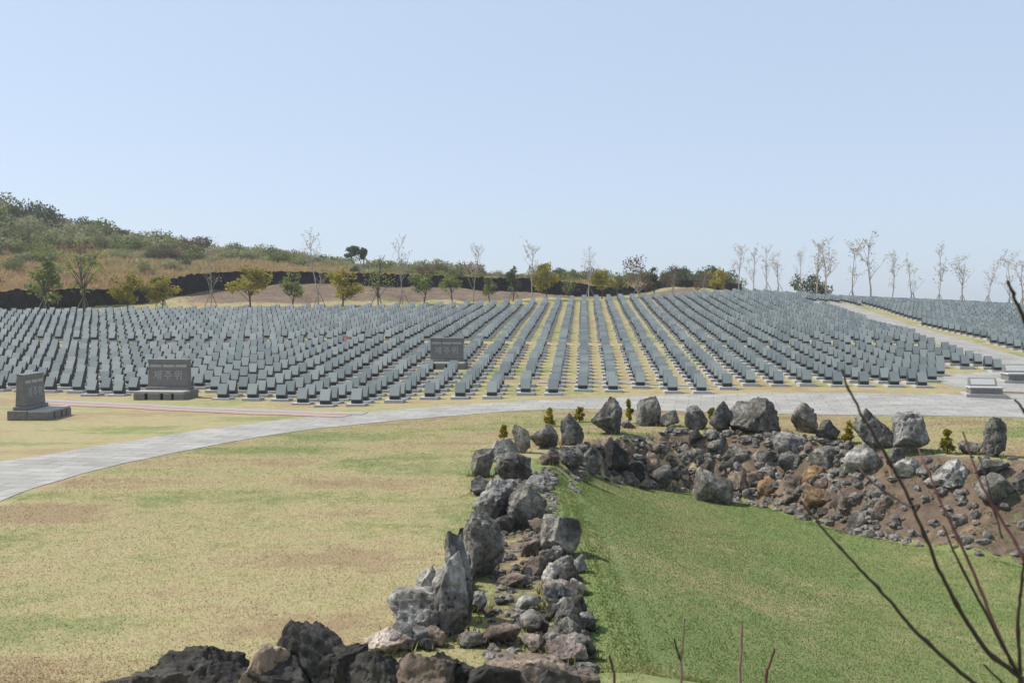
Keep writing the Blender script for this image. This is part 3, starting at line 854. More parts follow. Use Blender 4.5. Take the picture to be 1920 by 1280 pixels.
# --- dark rocks below the viewpoint
G_D = 'dark rocks below the viewpoint'
rock(570, 1345, 190, 180, 'rock_dark', 'black peaked rock with rusty flank, tallest of the near dark rocks', taper=.55, sub=5, group=G_D, depth=.7, lean=(.1, 0))
rock(480, 1350, 130, 140, 'rock_brown', 'rusty brown rock leaning on the black peaked one', taper=.3, sub=5, group=G_D, lean=(.25, 0))
rock(350, 1345, 190, 126, 'rock_dark', 'low black rock hump nearest the open lawn', taper=.45, sub=5, group=G_D)
rock(230, 1345, 150, 84, 'rock_dark', 'black rock tailing off into the lawn', taper=.5, sub=5, group=G_D)
rock(640, 1345, 100, 132, 'rock_dark', 'greyish dark rock beside the black peak', taper=.35, sub=5, group=G_D)
rock(745, 1345, 170, 110, 'rock_dark', 'broad dark rock in front of the flat-topped pale block', taper=.3, sub=5, group=G_D)
rock(850, 1345, 150, 120, 'rock_dark', 'dark mossy rock at the foot of the arm', taper=.35, sub=5, group=G_D)
rock(985, 1345, 180, 110, 'rock_brown', 'brown humped rock at the foot of the soil strip', taper=.35, sub=5, group=G_D)
rock(1085, 1345, 90, 86, 'rock_brown', 'brown stone at the pit corner below the viewpoint', taper=.35, sub=5, group=G_D)

rock(520, 1350, 150, 118, 'rock_dark', 'dark rounded rock filling the gap beside the rusty brown one', taper=.3, sub=5, group=G_D)
rock(425, 1350, 140, 100, 'rock_dark', 'dark rock between the rusty one and the low black hump', taper=.35, sub=5, group=G_D)
rock(285, 1350, 130, 96, 'rock_dark', 'dark rock behind the tail of the black hump', taper=.35, sub=5, group=G_D)
rock(695, 1350, 120, 128, 'rock_dark', 'dark grey rock under the low pinkish porous rock', taper=.35, sub=5, group=G_D)
rock(800, 1352, 130, 128, 'rock_brown', 'brown rock wedged between two dark ones at the arm', taper=.35, sub=5, group=G_D)
rock(915, 1352, 130, 112, 'rock_dark', 'dark stone below the broad earthy stone', taper=.35, sub=5, group=G_D)
rock(1040, 1352, 110, 100, 'rock_dark', 'dark stone beside the brown pit-corner stone', taper=.35, sub=5, group=G_D)
for a in [(1215, 880, 60, 46, 'rock_brown'), (1260, 905, 56, 40, 'rock'), (1290, 870, 50, 40, 'rock'), (1320, 900, 56, 44, 'rock_brown'), (1380, 880, 70, 50, 'rock'), (1400, 920, 60, 44, 'rock_brown'), (1440, 880, 56, 44, 'rock'), (1450, 930, 62, 44, 'rock_orange'),
          (1500, 930, 60, 46, 'rock_brown'), (1545, 950, 66, 46, 'rock_orange'), (1590, 960, 60, 42, 'rock_brown'), (1530, 905, 46, 36, 'rock_orange'), (1620, 985, 54, 36, 'rock'), (1240, 850, 44, 30, 'rock_orange'), (1350, 850, 50, 34, 'rock'), (1170, 865, 44, 36, 'rock_brown'), (1040, 860, 40, 30, 'rock'), (1130, 850, 50, 36, 'rock_brown'), (1660, 960, 50, 34, 'rock_brown')]:
    rock(*a, {'rock': 'rough grey', 'rock_brown': 'rough brown', 'rock_orange': 'orange-tinged'}[a[4]] + ' scoria lump jutting from the pit bank', taper=.12, sink=.5, rough=1.6, name='scoria_lump', group='scoria lumps in the pit bank')
# --- rubble in the pit bank: shared meshes, each stone an object
rub = []
for k in range(8):
    q, f = rock_np(900 + k, (1, .9, .8), 3, .1, 16, 1.2)
    rub.append((mesh_np('rubble_rock', q, f, None, True)))
rmats = [M['rock'], M['rock_brown'], M['rock_brown'], M['rock_orange'], M['rock_dark']]
rub_by = [[None] * len(rmats) for _ in rub]
for k, me0 in enumerate(rub):
    for j, mt in enumerate(rmats):
        m2 = me0.copy(); m2.materials.append(mt); rub_by[k][j] = m2
names = ['grey', 'brown', 'brown', 'orange brown', 'dark']
cnt = 0; tries = 0
while cnt < 190 and tries < 8000:
    tries += 1
    x = rng.uniform(1.2, 13); y = rng.uniform(19, 28.5)
    d = float(poly_dist(np.array([x]), np.array([y]), PIT)[0]); w = float(pit_width(np.array([x]))[0])
    if d < .15 or d > w - .1: continue
    if x > 8.6 and rng.random() > .16: continue
    s = float(np.clip(rng.lognormal(-1.45, .42), .12, .5)) * (.7 if x > 9 else 1)
    j = int(rng.choice(5, p=[.44, .2, .2, .05, .11])); k = int(rng.integers(8))
    o = link('rubble_rock', rub_by[k][j], loc=(x, y, tz(x, y) - s * .42))
    o.rotation_euler = (rng.uniform(-.5, .5), rng.uniform(-.5, .5), rng.uniform(0, 6.28)); o.scale = (s * rng.uniform(.8, 1.3), s * rng.uniform(.8, 1.2), s * rng.uniform(.7, 1.2))
    tag(o, names[j] + ' rubble stone lodged in the earthy bank of the pit', 'rock', 'rubble stones in the pit bank'); cnt += 1
p3, f3 = ico(2)
gx_a = rng.uniform(1.2, 13, 30000); gy_a = rng.uniform(19, 28.5, 30000)
gd_ = poly_dist(gx_a, gy_a, PIT)
ok = (gd_ > .1) & (gd_ < pit_width(gx_a) - .05) & ((gx_a < 8.8) | (rng.random(30000) < .2))
gx_a, gy_a = gx_a[ok][:650], gy_a[ok][:650]
ax_ = rng.uniform(-.25, .8, 620); ay_ = rng.uniform(8.5, 20.5, 620)      # and in the soil strip of the arm
gx_a = np.concatenate([gx_a, ax_]); gy_a = np.concatenate([gy_a, ay_]); gz_a = terrain(gx_a, gy_a)
gv, gf = [], []
for k in range(len(gx_a)):
    s = rng.uniform(.03, .14) if gy_a[k] > 19 else rng.uniform(.015, .06)
    gv.append(p3 * (1 + rng.normal(0, .16, (len(p3), 1))) * (s * rng.uniform(.7, 1.4), s, s * rng.uniform(.6, 1.1)) + (gx_a[k], gy_a[k], gz_a[k] + s * .15)); gf.append(f3 + k * len(p3))
tag(link('bank_gravel', mesh_np('bank_gravel', np.vstack(gv), np.vstack(gf)), M['gravel']), 'loose scoria gravel scattered over the pit bank and soil strip', 'gravel', kind='stuff')
for k in range(70):         # little stones in the soil of the arm
    x = rng.uniform(-.25, .8); y = rng.uniform(9, 20)
    s = rng.uniform(.05, .17)
    o = link('soil_stone', rub_by[int(rng.integers(8))][int(rng.choice([0, 1, 2]))], loc=(x, y, tz(x, y) - s * .2))
    o.rotation_euler = (rng.uniform(-.5, .5), rng.uniform(-.5, .5), rng.uniform(0, 6.28)); o.scale = (s * 1.3, s, s * .9)
    tag(o, 'small stone lying in the soil strip of the stone arm', 'stone', 'small stones in the soil strip')

# ------------------------------------------------------------------ leaf clouds and trees
def leaves_np(centers, radii, n, size, r, squash=1.0, shell=.5):
    """n small quads spread through ellipsoidal clumps"""
    centers = np.array(centers, float); radii = np.array(radii, float)
    wgt = radii.prod(1) ** .67; ci = r.choice(len(centers), n, p=wgt / wgt.sum())
    d = r.normal(0, 1, (n, 3)); d /= np.linalg.norm(d, axis=1)[:, None]
    rad = r.uniform(shell, 1.05, n) ** .8
    c = centers[ci] + d * radii[ci] * rad[:, None]
    a = r.normal(0, 1, (n, 3)); a /= np.linalg.norm(a, axis=1)[:, None]
    b = np.cross(a, r.normal(0, 1, (n, 3))); b /= np.linalg.norm(b, axis=1)[:, None]
    s = size * r.uniform(.6, 1.4, n)[:, None]
    V = np.stack([c - s * a, c + s * b * .55, c + s * a, c - s * b * .55], 1).reshape(-1, 3)
    Q = np.arange(4 * n).reshape(n, 4)
    cv = r.random(len(centers))
    var = np.clip(.55 * cv[ci] + .45 * r.random(n), 0, 1)
    return V, Q, np.repeat(var, 4)
def crown_mesh(name, *a, **k):
    V, Q, var = leaves_np(*a, **k); return mesh_np(name, V, Q, {'var': var})
def limb(p, d, L, r0, r, segs=5, wob=.16, up=.1):
    pts = [(np.array(p), r0)]; q = np.array(p, float); d = np.array(d, float); d /= np.linalg.norm(d)
    for i in range(segs):
        d = d + r.normal(0, wob, 3) + np.array([0, 0, up]); d /= np.linalg.norm(d)
        q = q + d * L / segs; pts.append((q.copy(), r0 * (1 - .78 * (i + 1) / segs)))
    return pts
def bare_tree(seed, vase=.5):
    """unit height: trunk with limbs and twigs, thin tufts of buds on the twigs"""
    r = np.random.default_rng(seed)
    tr = limb((0, 0, 0), (r.normal(0, .06), r.normal(0, .06), 1), .92, .0125, r, 8, .07, .1)
    segs = [tr]; tips = []
    for k in range(int(r.integers(7, 13))):
        i = int(r.integers(2, 8)); p, rr = tr[i]
        a = r.uniform(0, 6.28)
        l1 = limb(p, (math.cos(a) * vase, math.sin(a) * vase, 1), r.uniform(.2, .42) * (1.15 - i * .07), rr * .5 + .001, r, 5, .16, .12); segs.append(l1)
        for m in range(4):
            j = int(r.integers(2, 6)); b = r.uniform(0, 6.28)
            l2 = limb(l1[j][0], (math.cos(b) * .8, math.sin(b) * .8, .8), r.uniform(.08, .18), .0026, r, 3, .2, .1); segs.append(l2)
            tips += [l2[-1][0], l2[-2][0]]
        tips.append(l1[-1][0])
    V, Q = tubes_np(segs, 4)
    tips = np.array(tips)
    n = 300; c = tips[r.integers(0, len(tips), n)] + r.normal(0, .018, (n, 3))
    lv, lq, lvar = leaves_np(c, np.full((n, 3), .004), n, .0115, r)
    return mesh_np('trunk', V, Q, None, True), lv, lq, lvar
def leafy_tree(seed, fat=.32, base=.3, lobes=16, n=1500, size=.035, cone=.0, trunk_r=.02):
    r = np.random.default_rng(seed)
    tr = limb((0, 0, 0), (r.normal(0, .04), r.normal(0, .04), 1), .85, trunk_r, r, 6, .05, .1)
    segs = [tr]; cen, rad = [], []
    for k in range(lobes):
        t = r.uniform(0, 1); z = base + (1 - base) * t * .92
        wdt = fat * (1 - cone * t) * math.sqrt(max(.08, 1 - (2 * t - .85) ** 2 * .75))
        a = r.uniform(0, 6.28); q = r.uniform(.25, .95) * wdt
        c = np.array([math.cos(a) * q, math.sin(a) * q, z]); cen.append(c)
        s = r.uniform(.30, .52) * wdt + .02; rad.append((s, s, s * r.uniform(.7, 1.1)))
        i = min(5, max(1, int(z * 6 - 1)))
        segs.append([(tr[i][0], .007), ((tr[i][0] + c) / 2 + (0, 0, .02), .005), (c, .003)])
    V, Q = tubes_np(segs, 5)
    lv, lq, lvar = leaves_np(cen, rad, n, size, r, shell=.3)
    return mesh_np('trunk', V, Q, None, True), lv, lq, lvar
def kit(fn, seeds, barkm, leafm, crown_name='crown', **kw):
    out = []
    for s in seeds:
        tm, lv, lq, lvar = fn(s, **kw); tm.materials.append(barkm)
        cm = mesh_np(crown_name, lv, lq, {'var': lvar}); cm.materials.append(leafm); out.append((tm, cm))
    return out
K = {
    'yellow': kit(leafy_tree, (11, 12, 13), M['bark'], M['leaf_yellow'], fat=.36, base=.28, n=1300, size=.034),
    'green': kit(leafy_tree, (21, 22, 23), M['bark'], M['leaf_green'], fat=.30, base=.34, n=800, size=.032, lobes=13),
    'darkg': kit(leafy_tree, (31, 32), M['bark'], M['leaf_dark'], fat=.27, base=.3, n=1000, size=.034),
    'cone': kit(leafy_tree, (41, 42), M['bark'], M['leaf_green'], fat=.34, base=.2, n=1100, size=.03, cone=.7, lobes=20),
    'thin': kit(leafy_tree, (51, 52, 53), M['bark'], M['leaf_lime'], fat=.34, base=.3, n=330, size=.022, lobes=18, trunk_r=.014),
    'brown': kit(leafy_tree, (61, 62), M['bark_pale'], M['leaf_brown'], fat=.34, base=.25, n=700, size=.024, lobes=18, trunk_r=.014),
    'bloom': kit(bare_tree, (71, 72, 73), M['bark_pale'], M['blossom'], vase=.55),
    'bare': kit(bare_tree, (81, 82, 83, 84, 85, 86, 87), M['bark_pale'], M['bud'], vase=.42),
}
stake_me = {}
def stakes(h):
    k = round(h, 1)
    if k not in stake_me:
        stake_me[k] = []
        for a in (.5, 2.6, 4.7):
            V, Q = tubes_np([[((math.cos(a) * .7, math.sin(a) * .7, -.1), .035), ((math.cos(a) * .05, math.sin(a) * .05, 1.35), .03)]], 5)
            m = mesh_np('stake', V, Q); m.materials.append(M['stake_wood']); stake_me[k].append(m)
    return stake_me[k]
kind_label = {'yellow': ('yellow-green rounded young tree', 'young_tree'), 'green': ('loose green young tree', 'young_tree'), 'darkg': ('dark green compact young tree', 'young_tree'),
              'cone': ('green conical young tree', 'young_tree'), 'thin': ('thin pale-green young tree', 'young_tree'), 'brown': ('brownish budding young tree', 'young_tree'),
              'bloom': ('nearly bare tree with pinkish blossom', 'bare_tree'), 'bare': ('nearly bare tree with sparse buds', 'bare_tree')}
tcount = {}
def tree(px, top, kind, staked, where, width=1.0, dY=2.2, base=None):
    Y = float(back_line(px)) + dY
    x = (px - 960) / F * Y; z = tz(x, Y)
    ztop = at_depth(px, top, Y)[2]; h = max(1.5, ztop - z)
    n = tcount.get(kind, 0); tcount[kind] = n + 1
    tm, cm = K[kind][n % len(K[kind])]
    lab, nm = kind_label[kind]; wv = float(rng.uniform(.75, 1.25))
    e = link(nm, None, loc=(x, Y, z - .05), rz=float(rng.uniform(0, 6.28)))
    tag(e, lab + (' held by wooden stakes, ' if staked else ' ') + where, 'tree', 'young trees along the upper edge of the graves')
    for q, me in (('trunk', tm), ('crown', cm)):
        o = link(q, me, None, e); o.scale = (h * width * wv, h * width * wv, h)
    if staked:
        for sm in stakes(h): link('stake', sm, None, e)
W1 = 'before the dark stone wall'; W2 = 'on the skyline above the graves'
for px, top, kind, st in [(85, 470, 'cone', 1), (158, 445, 'thin', 1), (240, 502, 'yellow', 0), (305, 514, 'yellow', 1), (396, 462, 'bloom', 1), (470, 497, 'yellow', 0), (548, 503, 'green', 0),
                          (598, 447, 'bare', 1), (643, 496, 'yellow', 0), (709, 472, 'thin', 1), (755, 445, 'bloom', 1), (795, 505, 'green', 0), (848, 500, 'green', 0), (888, 457, 'bloom', 0), (918, 515, 'green', 0),
                          (963, 497, 'darkg', 1), (998, 458, 'bloom', 0), (1024, 490, 'yellow', 0), (1068, 510, 'thin', 0), (1104, 466, 'bloom', 1), (1128, 503, 'yellow', 0), (1158, 508, 'green', 0),
                          (1196, 472, 'brown', 1), (1226, 498, 'darkg', 0), (1260, 492, 'brown', 0)]:
    tree(px, top, kind, st, W1)
for px, top, kind, st in [(1318, 505, 'brown', 0), (1345, 498, 'yellow', 0), (1385, 458, 'bloom', 0), (1412, 464, 'bare', 0), (1438, 468, 'bare', 1), (1460, 478, 'bare', 1), (1500, 470, 'bloom', 0), (1530, 455, 'bare', 0), (1551, 447, 'bloom', 1),
                          (1597, 455, 'bare', 1), (1633, 445, 'bare', 0), (1672, 482, 'bare', 0), (1711, 483, 'bare', 1), (1760, 470, 'bare', 1), (1803, 485, 'bare', 1), (1851, 490, 'bare', 1), (1893, 474, 'bare', 1), (1916, 486, 'bare', 1)]:
    tree(px, top, kind, st, W2, 1.15)

# dark stone wall behind the bank
def wall():
    pts = [(-260, 595, 552, 80), (0, 584, 551, 82), (130, 581, 549, 84), (270, 573, 545, 88), (330, 562, 527, 92), (400, 548, 517, 96), (540, 541, 515, 100), (700, 541, 518, 104), (800, 543, 521, 106),
           (880, 546, 525, 108), (960, 550, 526, 110), (1050, 555, 531, 113), (1130, 562, 542, 116), (1200, 562, 542, 118), (1240, 553, 533, 121), (1320, 546, 530, 128), (1390, 552, 538, 132)]
    A = np.array([[*at_depth(px, 500, Y)[:2], at_depth(px, b, Y)[2], at_depth(px, t, Y)[2]] for px, b, t, Y in pts])
    L = catmull(A, 40)
    n = len(L); hs = 9
    z0 = np.minimum(L[:, 2], terrain(L[:, 0], L[:, 1])) - .5
    s = np.arange(n) * .2
    top = L[:, 3] + .3 + (fbm2(s, s * 0, .5, 4, 3) - .5) * .5
    ring = []
    for side in (0, 1):
        for k in range(hs):
            t = (k / (hs - 1)) if side == 0 else 1 - k / (hs - 1)
            z = z0 + (top - z0) * t
            off = (-.32 if side == 0 else .32) * (1 - .25 * t)
            jig = (fbm2(s * 3 + side * 50, z * 3, 1.0, 3, 8) - .5) * .35
            ring.append(np.column_stack([L[:, 0], L[:, 1] + off + jig, z + jig * .3]))
    V = np.array(ring); m = len(V)
    ii = np.arange(m * n).reshape(m, n)
    q = np.stack([ii[:-1, :-1], ii[:-1, 1:], ii[1:, 1:], ii[1:, :-1]], -1).reshape(-1, 4)
    o = link('stone_wall', mesh_np('stone_wall', V.reshape(-1, 3), q), M['wall_dark'])
    tag(o, 'long dark dry stone wall winding between the graves and the hill', 'wall')
wall()

# hill scrub
def bush_kit(seed, lobes, n, size, flat_=.75):
    r = np.random.default_rng(seed)
    cen = [(r.uniform(-.55, .55), r.uniform(-.5, .5), r.uniform(.25, .75)) for _ in range(lobes)]
    rad = [(s, s, s * flat_) for s in r.uniform(.22, .42, lobes)]
    return crown_mesh('foliage', cen, rad, n, size, r, shell=.35)
def stem_mesh(seed):
    r = np.random.default_rng(seed)
    segs = [limb((0, 0, -.1), (r.normal(0, .4), r.normal(0, .4), 1), .7, .03, r, 4) for _ in range(4)]
    V, Q = tubes_np(segs, 4); return mesh_np('stem', V, Q)
bmeshes = [bush_kit(300 + k, 9 + k, 900, .055) for k in range(5)]
stems = [stem_mesh(350 + k) for k in range(3)]
for s_ in stems: s_.materials.append(M['bark'])
bvar = {}
def bush_mesh(k, mat):
    if (k, mat) not in bvar:
        m = bmeshes[k].copy(); m.materials.append(M[mat]); bvar[(k, mat)] = m
    return bvar[(k, mat)]
def bush(x, y, w, h, mat, label, group, name='bush', sink=.08):
    e = link(name, None, loc=(x, y, tz(x, y) - h * sink), rz=float(rng.uniform(0, 6.28)))
    tag(e, label, 'bush' if 'tree' not in name else 'tree', group)
    o = link('foliage', bush_mesh(int(rng.integers(5)), mat), None, e); o.scale = (w, w, h)
    o = link('stem', stems[int(rng.integers(3))], None, e); o.scale = (w * .8, w * .8, h)
blab = {'leaf_grey': 'grey-green scrub bush on the hillside', 'leaf_green': 'mid-green scrub bush on the hillside', 'leaf_dark': 'dark evergreen bush on the hillside', 'leaf_lime': 'fresh yellow-green bush on the hillside', 'leaf_brown': 'leafless brown thicket bush on the hillside'}
cnt = 0; tries = 0
while cnt < 290 and tries < 6000:
    tries += 1
    px = rng.uniform(-60, 1330); dY = rng.uniform(22, 78)
    Y = float(back_line(px)) + dY; x = (px - 960) / F * Y
    frac = (dY - 22) / 56
    left = max(0, 1 - px / 900)
    if frac < .42 and rng.random() > .10 + .2 * (px < 110): continue
    if px > 700 and frac < .3 and rng.random() > .3: continue
    big = .75 + .95 * left
    w = rng.uniform(1.0, 2.1) * big * (.7 + .6 * frac); h = w * rng.uniform(.75, 1.15)
    mat = rng.choice(['leaf_grey', 'leaf_green', 'leaf_dark', 'leaf_lime', 'leaf_brown'], p=[.40, .28, .10, .07, .15])
    bush(x, Y, w, h, mat, blab[mat], 'scrub on the hillside behind the wall'); cnt += 1
# named skyline trees
def skyline(px, top, wpx, mat, Y, label, name='hill_tree'):
    x = (px - 960) / F * Y; zt = at_depth(px, top, Y)[2]; z = tz(x, Y)
    bush(x, Y, wpx * Y / F * .62, max(1.2, (zt - z)) * .98, mat, label, 'trees along the hill skyline', name, .05)
for px, top, w, mat in [(40, 362, 55, 'leaf_dark'), (62, 368, 40, 'leaf_dark'), (15, 374, 60, 'leaf_green'), (105, 384, 50, 'leaf_dark'), (150, 398, 50, 'leaf_dark'), (178, 402, 44, 'leaf_dark'), (232, 418, 40, 'leaf_dark'), (262, 426, 60, 'leaf_grey'),
                        (328, 436, 46, 'leaf_lime'), (385, 437, 56, 'leaf_dark'), (442, 447, 34, 'leaf_dark'), (470, 458, 70, 'leaf_grey'), (525, 462, 50, 'leaf_dark'), (556, 468, 40, 'leaf_dark'), (620, 472, 50, 'leaf_dark'),
                        (780, 478, 50, 'leaf_grey'), (815, 472, 50, 'leaf_grey'), (845, 480, 50, 'leaf_green'), (875, 482, 60, 'leaf_brown'), (1012, 488, 50, 'leaf_green')]:
    skyline(px, top, w, mat, 150, {'leaf_dark': 'dark pine-like tree', 'leaf_green': 'green tree', 'leaf_grey': 'grey-green tree', 'leaf_lime': 'bright lime-green round tree', 'leaf_brown': 'brown leafless tree'}[mat] + ' on the crest of the hill')
for k in range(58):          # low thicket beyond the middle of the wall
    px = rng.uniform(690, 1060); Y = rng.uniform(124, 148); top = np.interp(px, [690, 800, 880, 950, 1060], [500, 488, 490, 512, 500]) + rng.uniform(-4, 14)
    x = (px - 960) / F * Y; z = tz(x, Y); h = max(.9, at_depth(px, top, Y)[2] - z)
    mat = str(rng.choice(['leaf_grey', 'leaf_green', 'leaf_brown', 'leaf_lime'], p=[.45, .25, .2, .1]))
    bush(x, Y, rng.uniform(1.3, 2.3), h, mat, {'leaf_grey': 'grey-green', 'leaf_green': 'green', 'leaf_brown': 'brown twiggy', 'leaf_lime': 'pale green'}[mat] + ' shrub in the low thicket beyond the middle of the wall', 'thicket beyond the middle of the wall')
# umbrella pines with visible trunks
def pine(px, top, wpx, Y, label):
    x = (px - 960) / F * Y; z = tz(x, Y); h = at_depth(px, top, Y)[2] - z; w = wpx * Y / F
    r = np.random.default_rng(int(px))
    e = link('pine_tree', None, loc=(x, Y, z)); tag(e, label, 'tree', 'umbrella pines on the hill crest')
    tr = limb((0, 0, -.2), (.05, 0, 1), h * .9, .16, r, 6, .06)
    cen = [(r.normal(0, w * .18), r.normal(0, w * .18), h * r.uniform(.6, .95)) for _ in range(9)]
    V, Q = tubes_np([tr] + [[(tr[4][0], .05), (np.array(c), .02)] for c in cen], 5)
    link('trunk', mesh_np('trunk', V, Q), M['bark'], e)
    link('crown', crown_mesh('crown', cen, [(w * .24, w * .24, h * .10)] * 9, 1100, .16, r, shell=.2), M['leaf_dark'], e)
pine(660, 461, 36, 150, 'round-headed dark pine with visible trunk on the hill crest')
pine(682, 466, 22, 151, 'smaller dark pine next to the round-headed one on the crest')
# dense pines behind the low end of the wall
for k in range(46):
    px = rng.uniform(1040, 1385); Y = rng.uniform(134, 150); top = 500 - 8 * math.exp(-((px - 1330) / 50) ** 2) + rng.uniform(-6, 10)
    x = (px - 960) / F * Y; z = tz(x, Y); h = max(1.5, at_depth(px, top, Y)[2] - z)
    bush(x, Y, rng.uniform(1.5, 2.3), h, rng.choice(['leaf_dark', 'leaf_green', 'leaf_dark']), 'dark pine in the thick stand behind the end of the wall', 'pines behind the end of the wall', 'pine_tree')
def bush_at(px, py, top, w, mat, label, n=1):
    Y = float(back_line(px)) + 6; x = (px - 960) / F * Y; z = tz(x, Y); h = at_depth(px, top, Y)[2] - z
    bush(x, Y, w * Y / F * .6, h, mat, label, 'bushes on the skyline above the graves', 'bush')
bush_at(1512, 553, 510, 62, 'leaf_dark', 'dense dark green bush standing alone on the skyline')
bush_at(1540, 553, 520, 44, 'leaf_dark', 'smaller dark bush merging with the lone dense bush on the skyline')
for px, top, w in [(1700, 562, 14), (1736, 563, 12), (1838, 564, 22), (1880, 566, 20), (1910, 568, 26)]:
    bush_at(px, 570, top, w, 'leaf_brown', 'tiny brown bush between the staked bare trees on the skyline')

# golden dwarf conifers between the boulders
def conifer(px, py, w, h, label):
    p = hit(px, py); W = w * p[1] / F; H = h * p[1] / F
    r = np.random.default_rng(int(px * 3))
    e = link('dwarf_conifer', None, loc=(p[0], p[1] + W * .3, p[2])); tag(e, label, 'shrub', 'golden dwarf conifers in the stone ring')
    cen, rad = [], []
    for k in range(16):
        t = r.uniform(.18, .95); a = r.uniform(0, 6.28); q = W * .46 * math.sin(math.pi * min(1, t * .8 + .2)) * r.uniform(.2, .8)
        cen.append((math.cos(a) * q, math.sin(a) * q, H * t)); rad.append((W * .19, W * .19, H * .13))
    link('foliage', crown_mesh('foliage', cen, rad, 900, .034, r, shell=.2), M['leaf_gold'], e)
    V, Q = tubes_np([[((0, 0, -.05), .02), ((0, 0, H * .7), .008)]], 5)
    link('stem', mesh_np('stem', V, Q), M['bark'], e)
for a in [(945, 824, 22, 26, 'half-hidden golden conifer behind the pale broken boulder'), (1030, 800, 26, 34, 'golden conifer above the wide undercut boulder'), (1087, 792, 24, 30, 'golden conifer behind the tilted slab boulder'),
          (1180, 794, 22, 44, 'slim golden conifer between the largest peak and the egg-shaped boulder'), (1336, 790, 20, 26, 'golden conifer peeping from behind the pointed tapering boulder'),
          (1594, 832, 28, 40, 'golden conifer between the mossy triangular and the tall leaning boulder'), (1781, 853, 32, 46, 'roundest golden conifer between the flat-topped boulder and the small low one')]:
    conifer(*a)

# ------------------------------------------------------------------ shrub twigs close to the viewpoint
def branch(parent, pix_pts, mat, Y0, Y1, w0, w1, name='branch'):
    n = len(pix_pts); P = catmull(np.array([at_depth(px, py, Y0 + (Y1 - Y0) * i / (n - 1)) for i, (px, py) in enumerate(pix_pts)]), 5)
    m = len(P); pl = []
    for i, p in enumerate(P):
        t = i / (m - 1); rr = (w0 + (w1 - w0) * t) / 2 * p[1] / F
        rr *= 1 + (.35 if i % 9 == 4 else 0)          # bud knots
        pl.append((p + rng.normal(0, .0012, 3), rr))
    V, Q = tubes_np(pl and [pl], 7)
    return link(name, mesh_np(name, V, Q, None, True), M[mat], parent)
sh = link('shrub', None, loc=(0, 0, 0))
tag(sh, 'leafless red-barked shrub with long twigs rising close to the viewpoint', 'shrub')
fork = (1912, 1268)
gy_ = 3.3; gx_ = (1935 - 960) / F * gy_
ft = at_depth(*fork, gy_)
V, Q = tubes_np([[(np.array((gx_ + .02, gy_, tz(gx_, gy_) - .1)), .016), (np.array((gx_, gy_, (tz(gx_, gy_) + ft[2]) / 2)), .013), (ft + (.004, 0, 0), .010)]], 8)
link('stem', mesh_np('stem', V, Q, None, True), M['twig_dark'], sh)
branch(sh, [fork, (1856, 1224), (1817, 1172), (1779, 1104), (1749, 1040), (1712, 950), (1675, 877), (1622, 787), (1591, 728), (1579, 692)], 'twig_dark', 3.3, 3.05, 10, 3.5)
branch(sh, [(1712, 950), (1690, 940), (1650, 915), (1620, 888), (1603, 868)], 'twig_dark', 3.12, 3.3, 5.5, 3)
branch(sh, [fork, (1872, 1190), (1827, 1077), (1774, 962), (1740, 885), (1722, 840)], 'twig_red', 3.3, 3.6, 8, 3)
branch(sh, [(1918, 1275), (1890, 1228), (1835, 1125), (1792, 1040), (1768, 985)], 'twig_dark', 3.3, 3.2, 8, 3)
branch(sh, [(1975, 1270), (1950, 1130), (1917, 1043), (1895, 1001), (1852, 931), (1830, 883), (1805, 807)], 'twig_red', 3.3, 3.5, 8, 3)
branch(sh, [(1935, 1350), (1826, 1279), (1775, 1236), (1711, 1177), (1664, 1121), (1620, 1075), (1583, 1035), (1537, 984), (1502, 939)], 'twig_dark', 3.3, 3.0, 9, 3.5)
branch(sh, [(1913, 1262), (1909, 1168), (1914, 1110), (1919, 1070), (1922, 1040)], 'twig_dark', 3.3, 3.2, 7, 4)
branch(sh, [(1930, 1330), (1885, 1284), (1862, 1262), (1846, 1246)], 'twig_dark', 3.3, 3.2, 6, 3.5)
branch(sh, [(1985, 1270), (1975, 1000), (1955, 700), (1925, 612), (1905, 565), (1889, 528)], 'twig_dark', 3.3, 3.1, 12, 5)
branch(sh, [(1980, 1150), (1960, 850), (1935, 790), (1918, 768), (1904, 750)], 'twig_dark', 3.3, 3.2, 8, 4)
branch(sh, [(1880, 1010), (1862, 950), (1850, 900), (1838, 860)], 'twig_dark', 3.4, 3.5, 4, 2.5)
def sprout(label, lines, Y):
    e = link('sprout', None); tag(e, label, 'twig', 'twigs sprouting at the rim of the pit')
    for L, mat, w0, w1 in lines:
        px0, py0 = L[0]
        pts = list(L)
        if py0 > 1270:
            x = (px0 - 960) / F * Y; zg = tz(x, Y) - .05
            b = EYE - zg; k = Y
            ang = math.atan(b / k) - PITCH; pts = [(px0, 640 + F * math.tan(ang))] + pts
        branch(e, pts, mat, Y, Y, w0, w1)
sprout('short dark twig sprouting beside the brown pit-corner stone', [([(1152, 1278), (1149, 1255), (1143, 1228)], 'twig_red', 6, 4)], 5.0)
sprout('forked twig with three tips sprouting in front of the pit grass', [([(1278, 1280), (1277, 1240), (1281, 1200), (1283, 1160)], 'twig_pale', 6, 3), ([(1277, 1240), (1270, 1220), (1264, 1196)], 'twig_dark', 4.5, 3), ([(1272, 1225), (1256, 1200)], 'twig_pale', 3, 2)], 5.2)
sprout('straight single pale twig sprouting in front of the pit grass', [([(1387, 1280), (1390, 1220), (1391, 1164)], 'twig_pale', 7, 4)], 5.2)
sprout('short reddish twig bent near its tip, beside the straight pale twig', [([(1436, 1280), (1443, 1246), (1453, 1214)], 'twig_red', 7, 4)], 5.2)

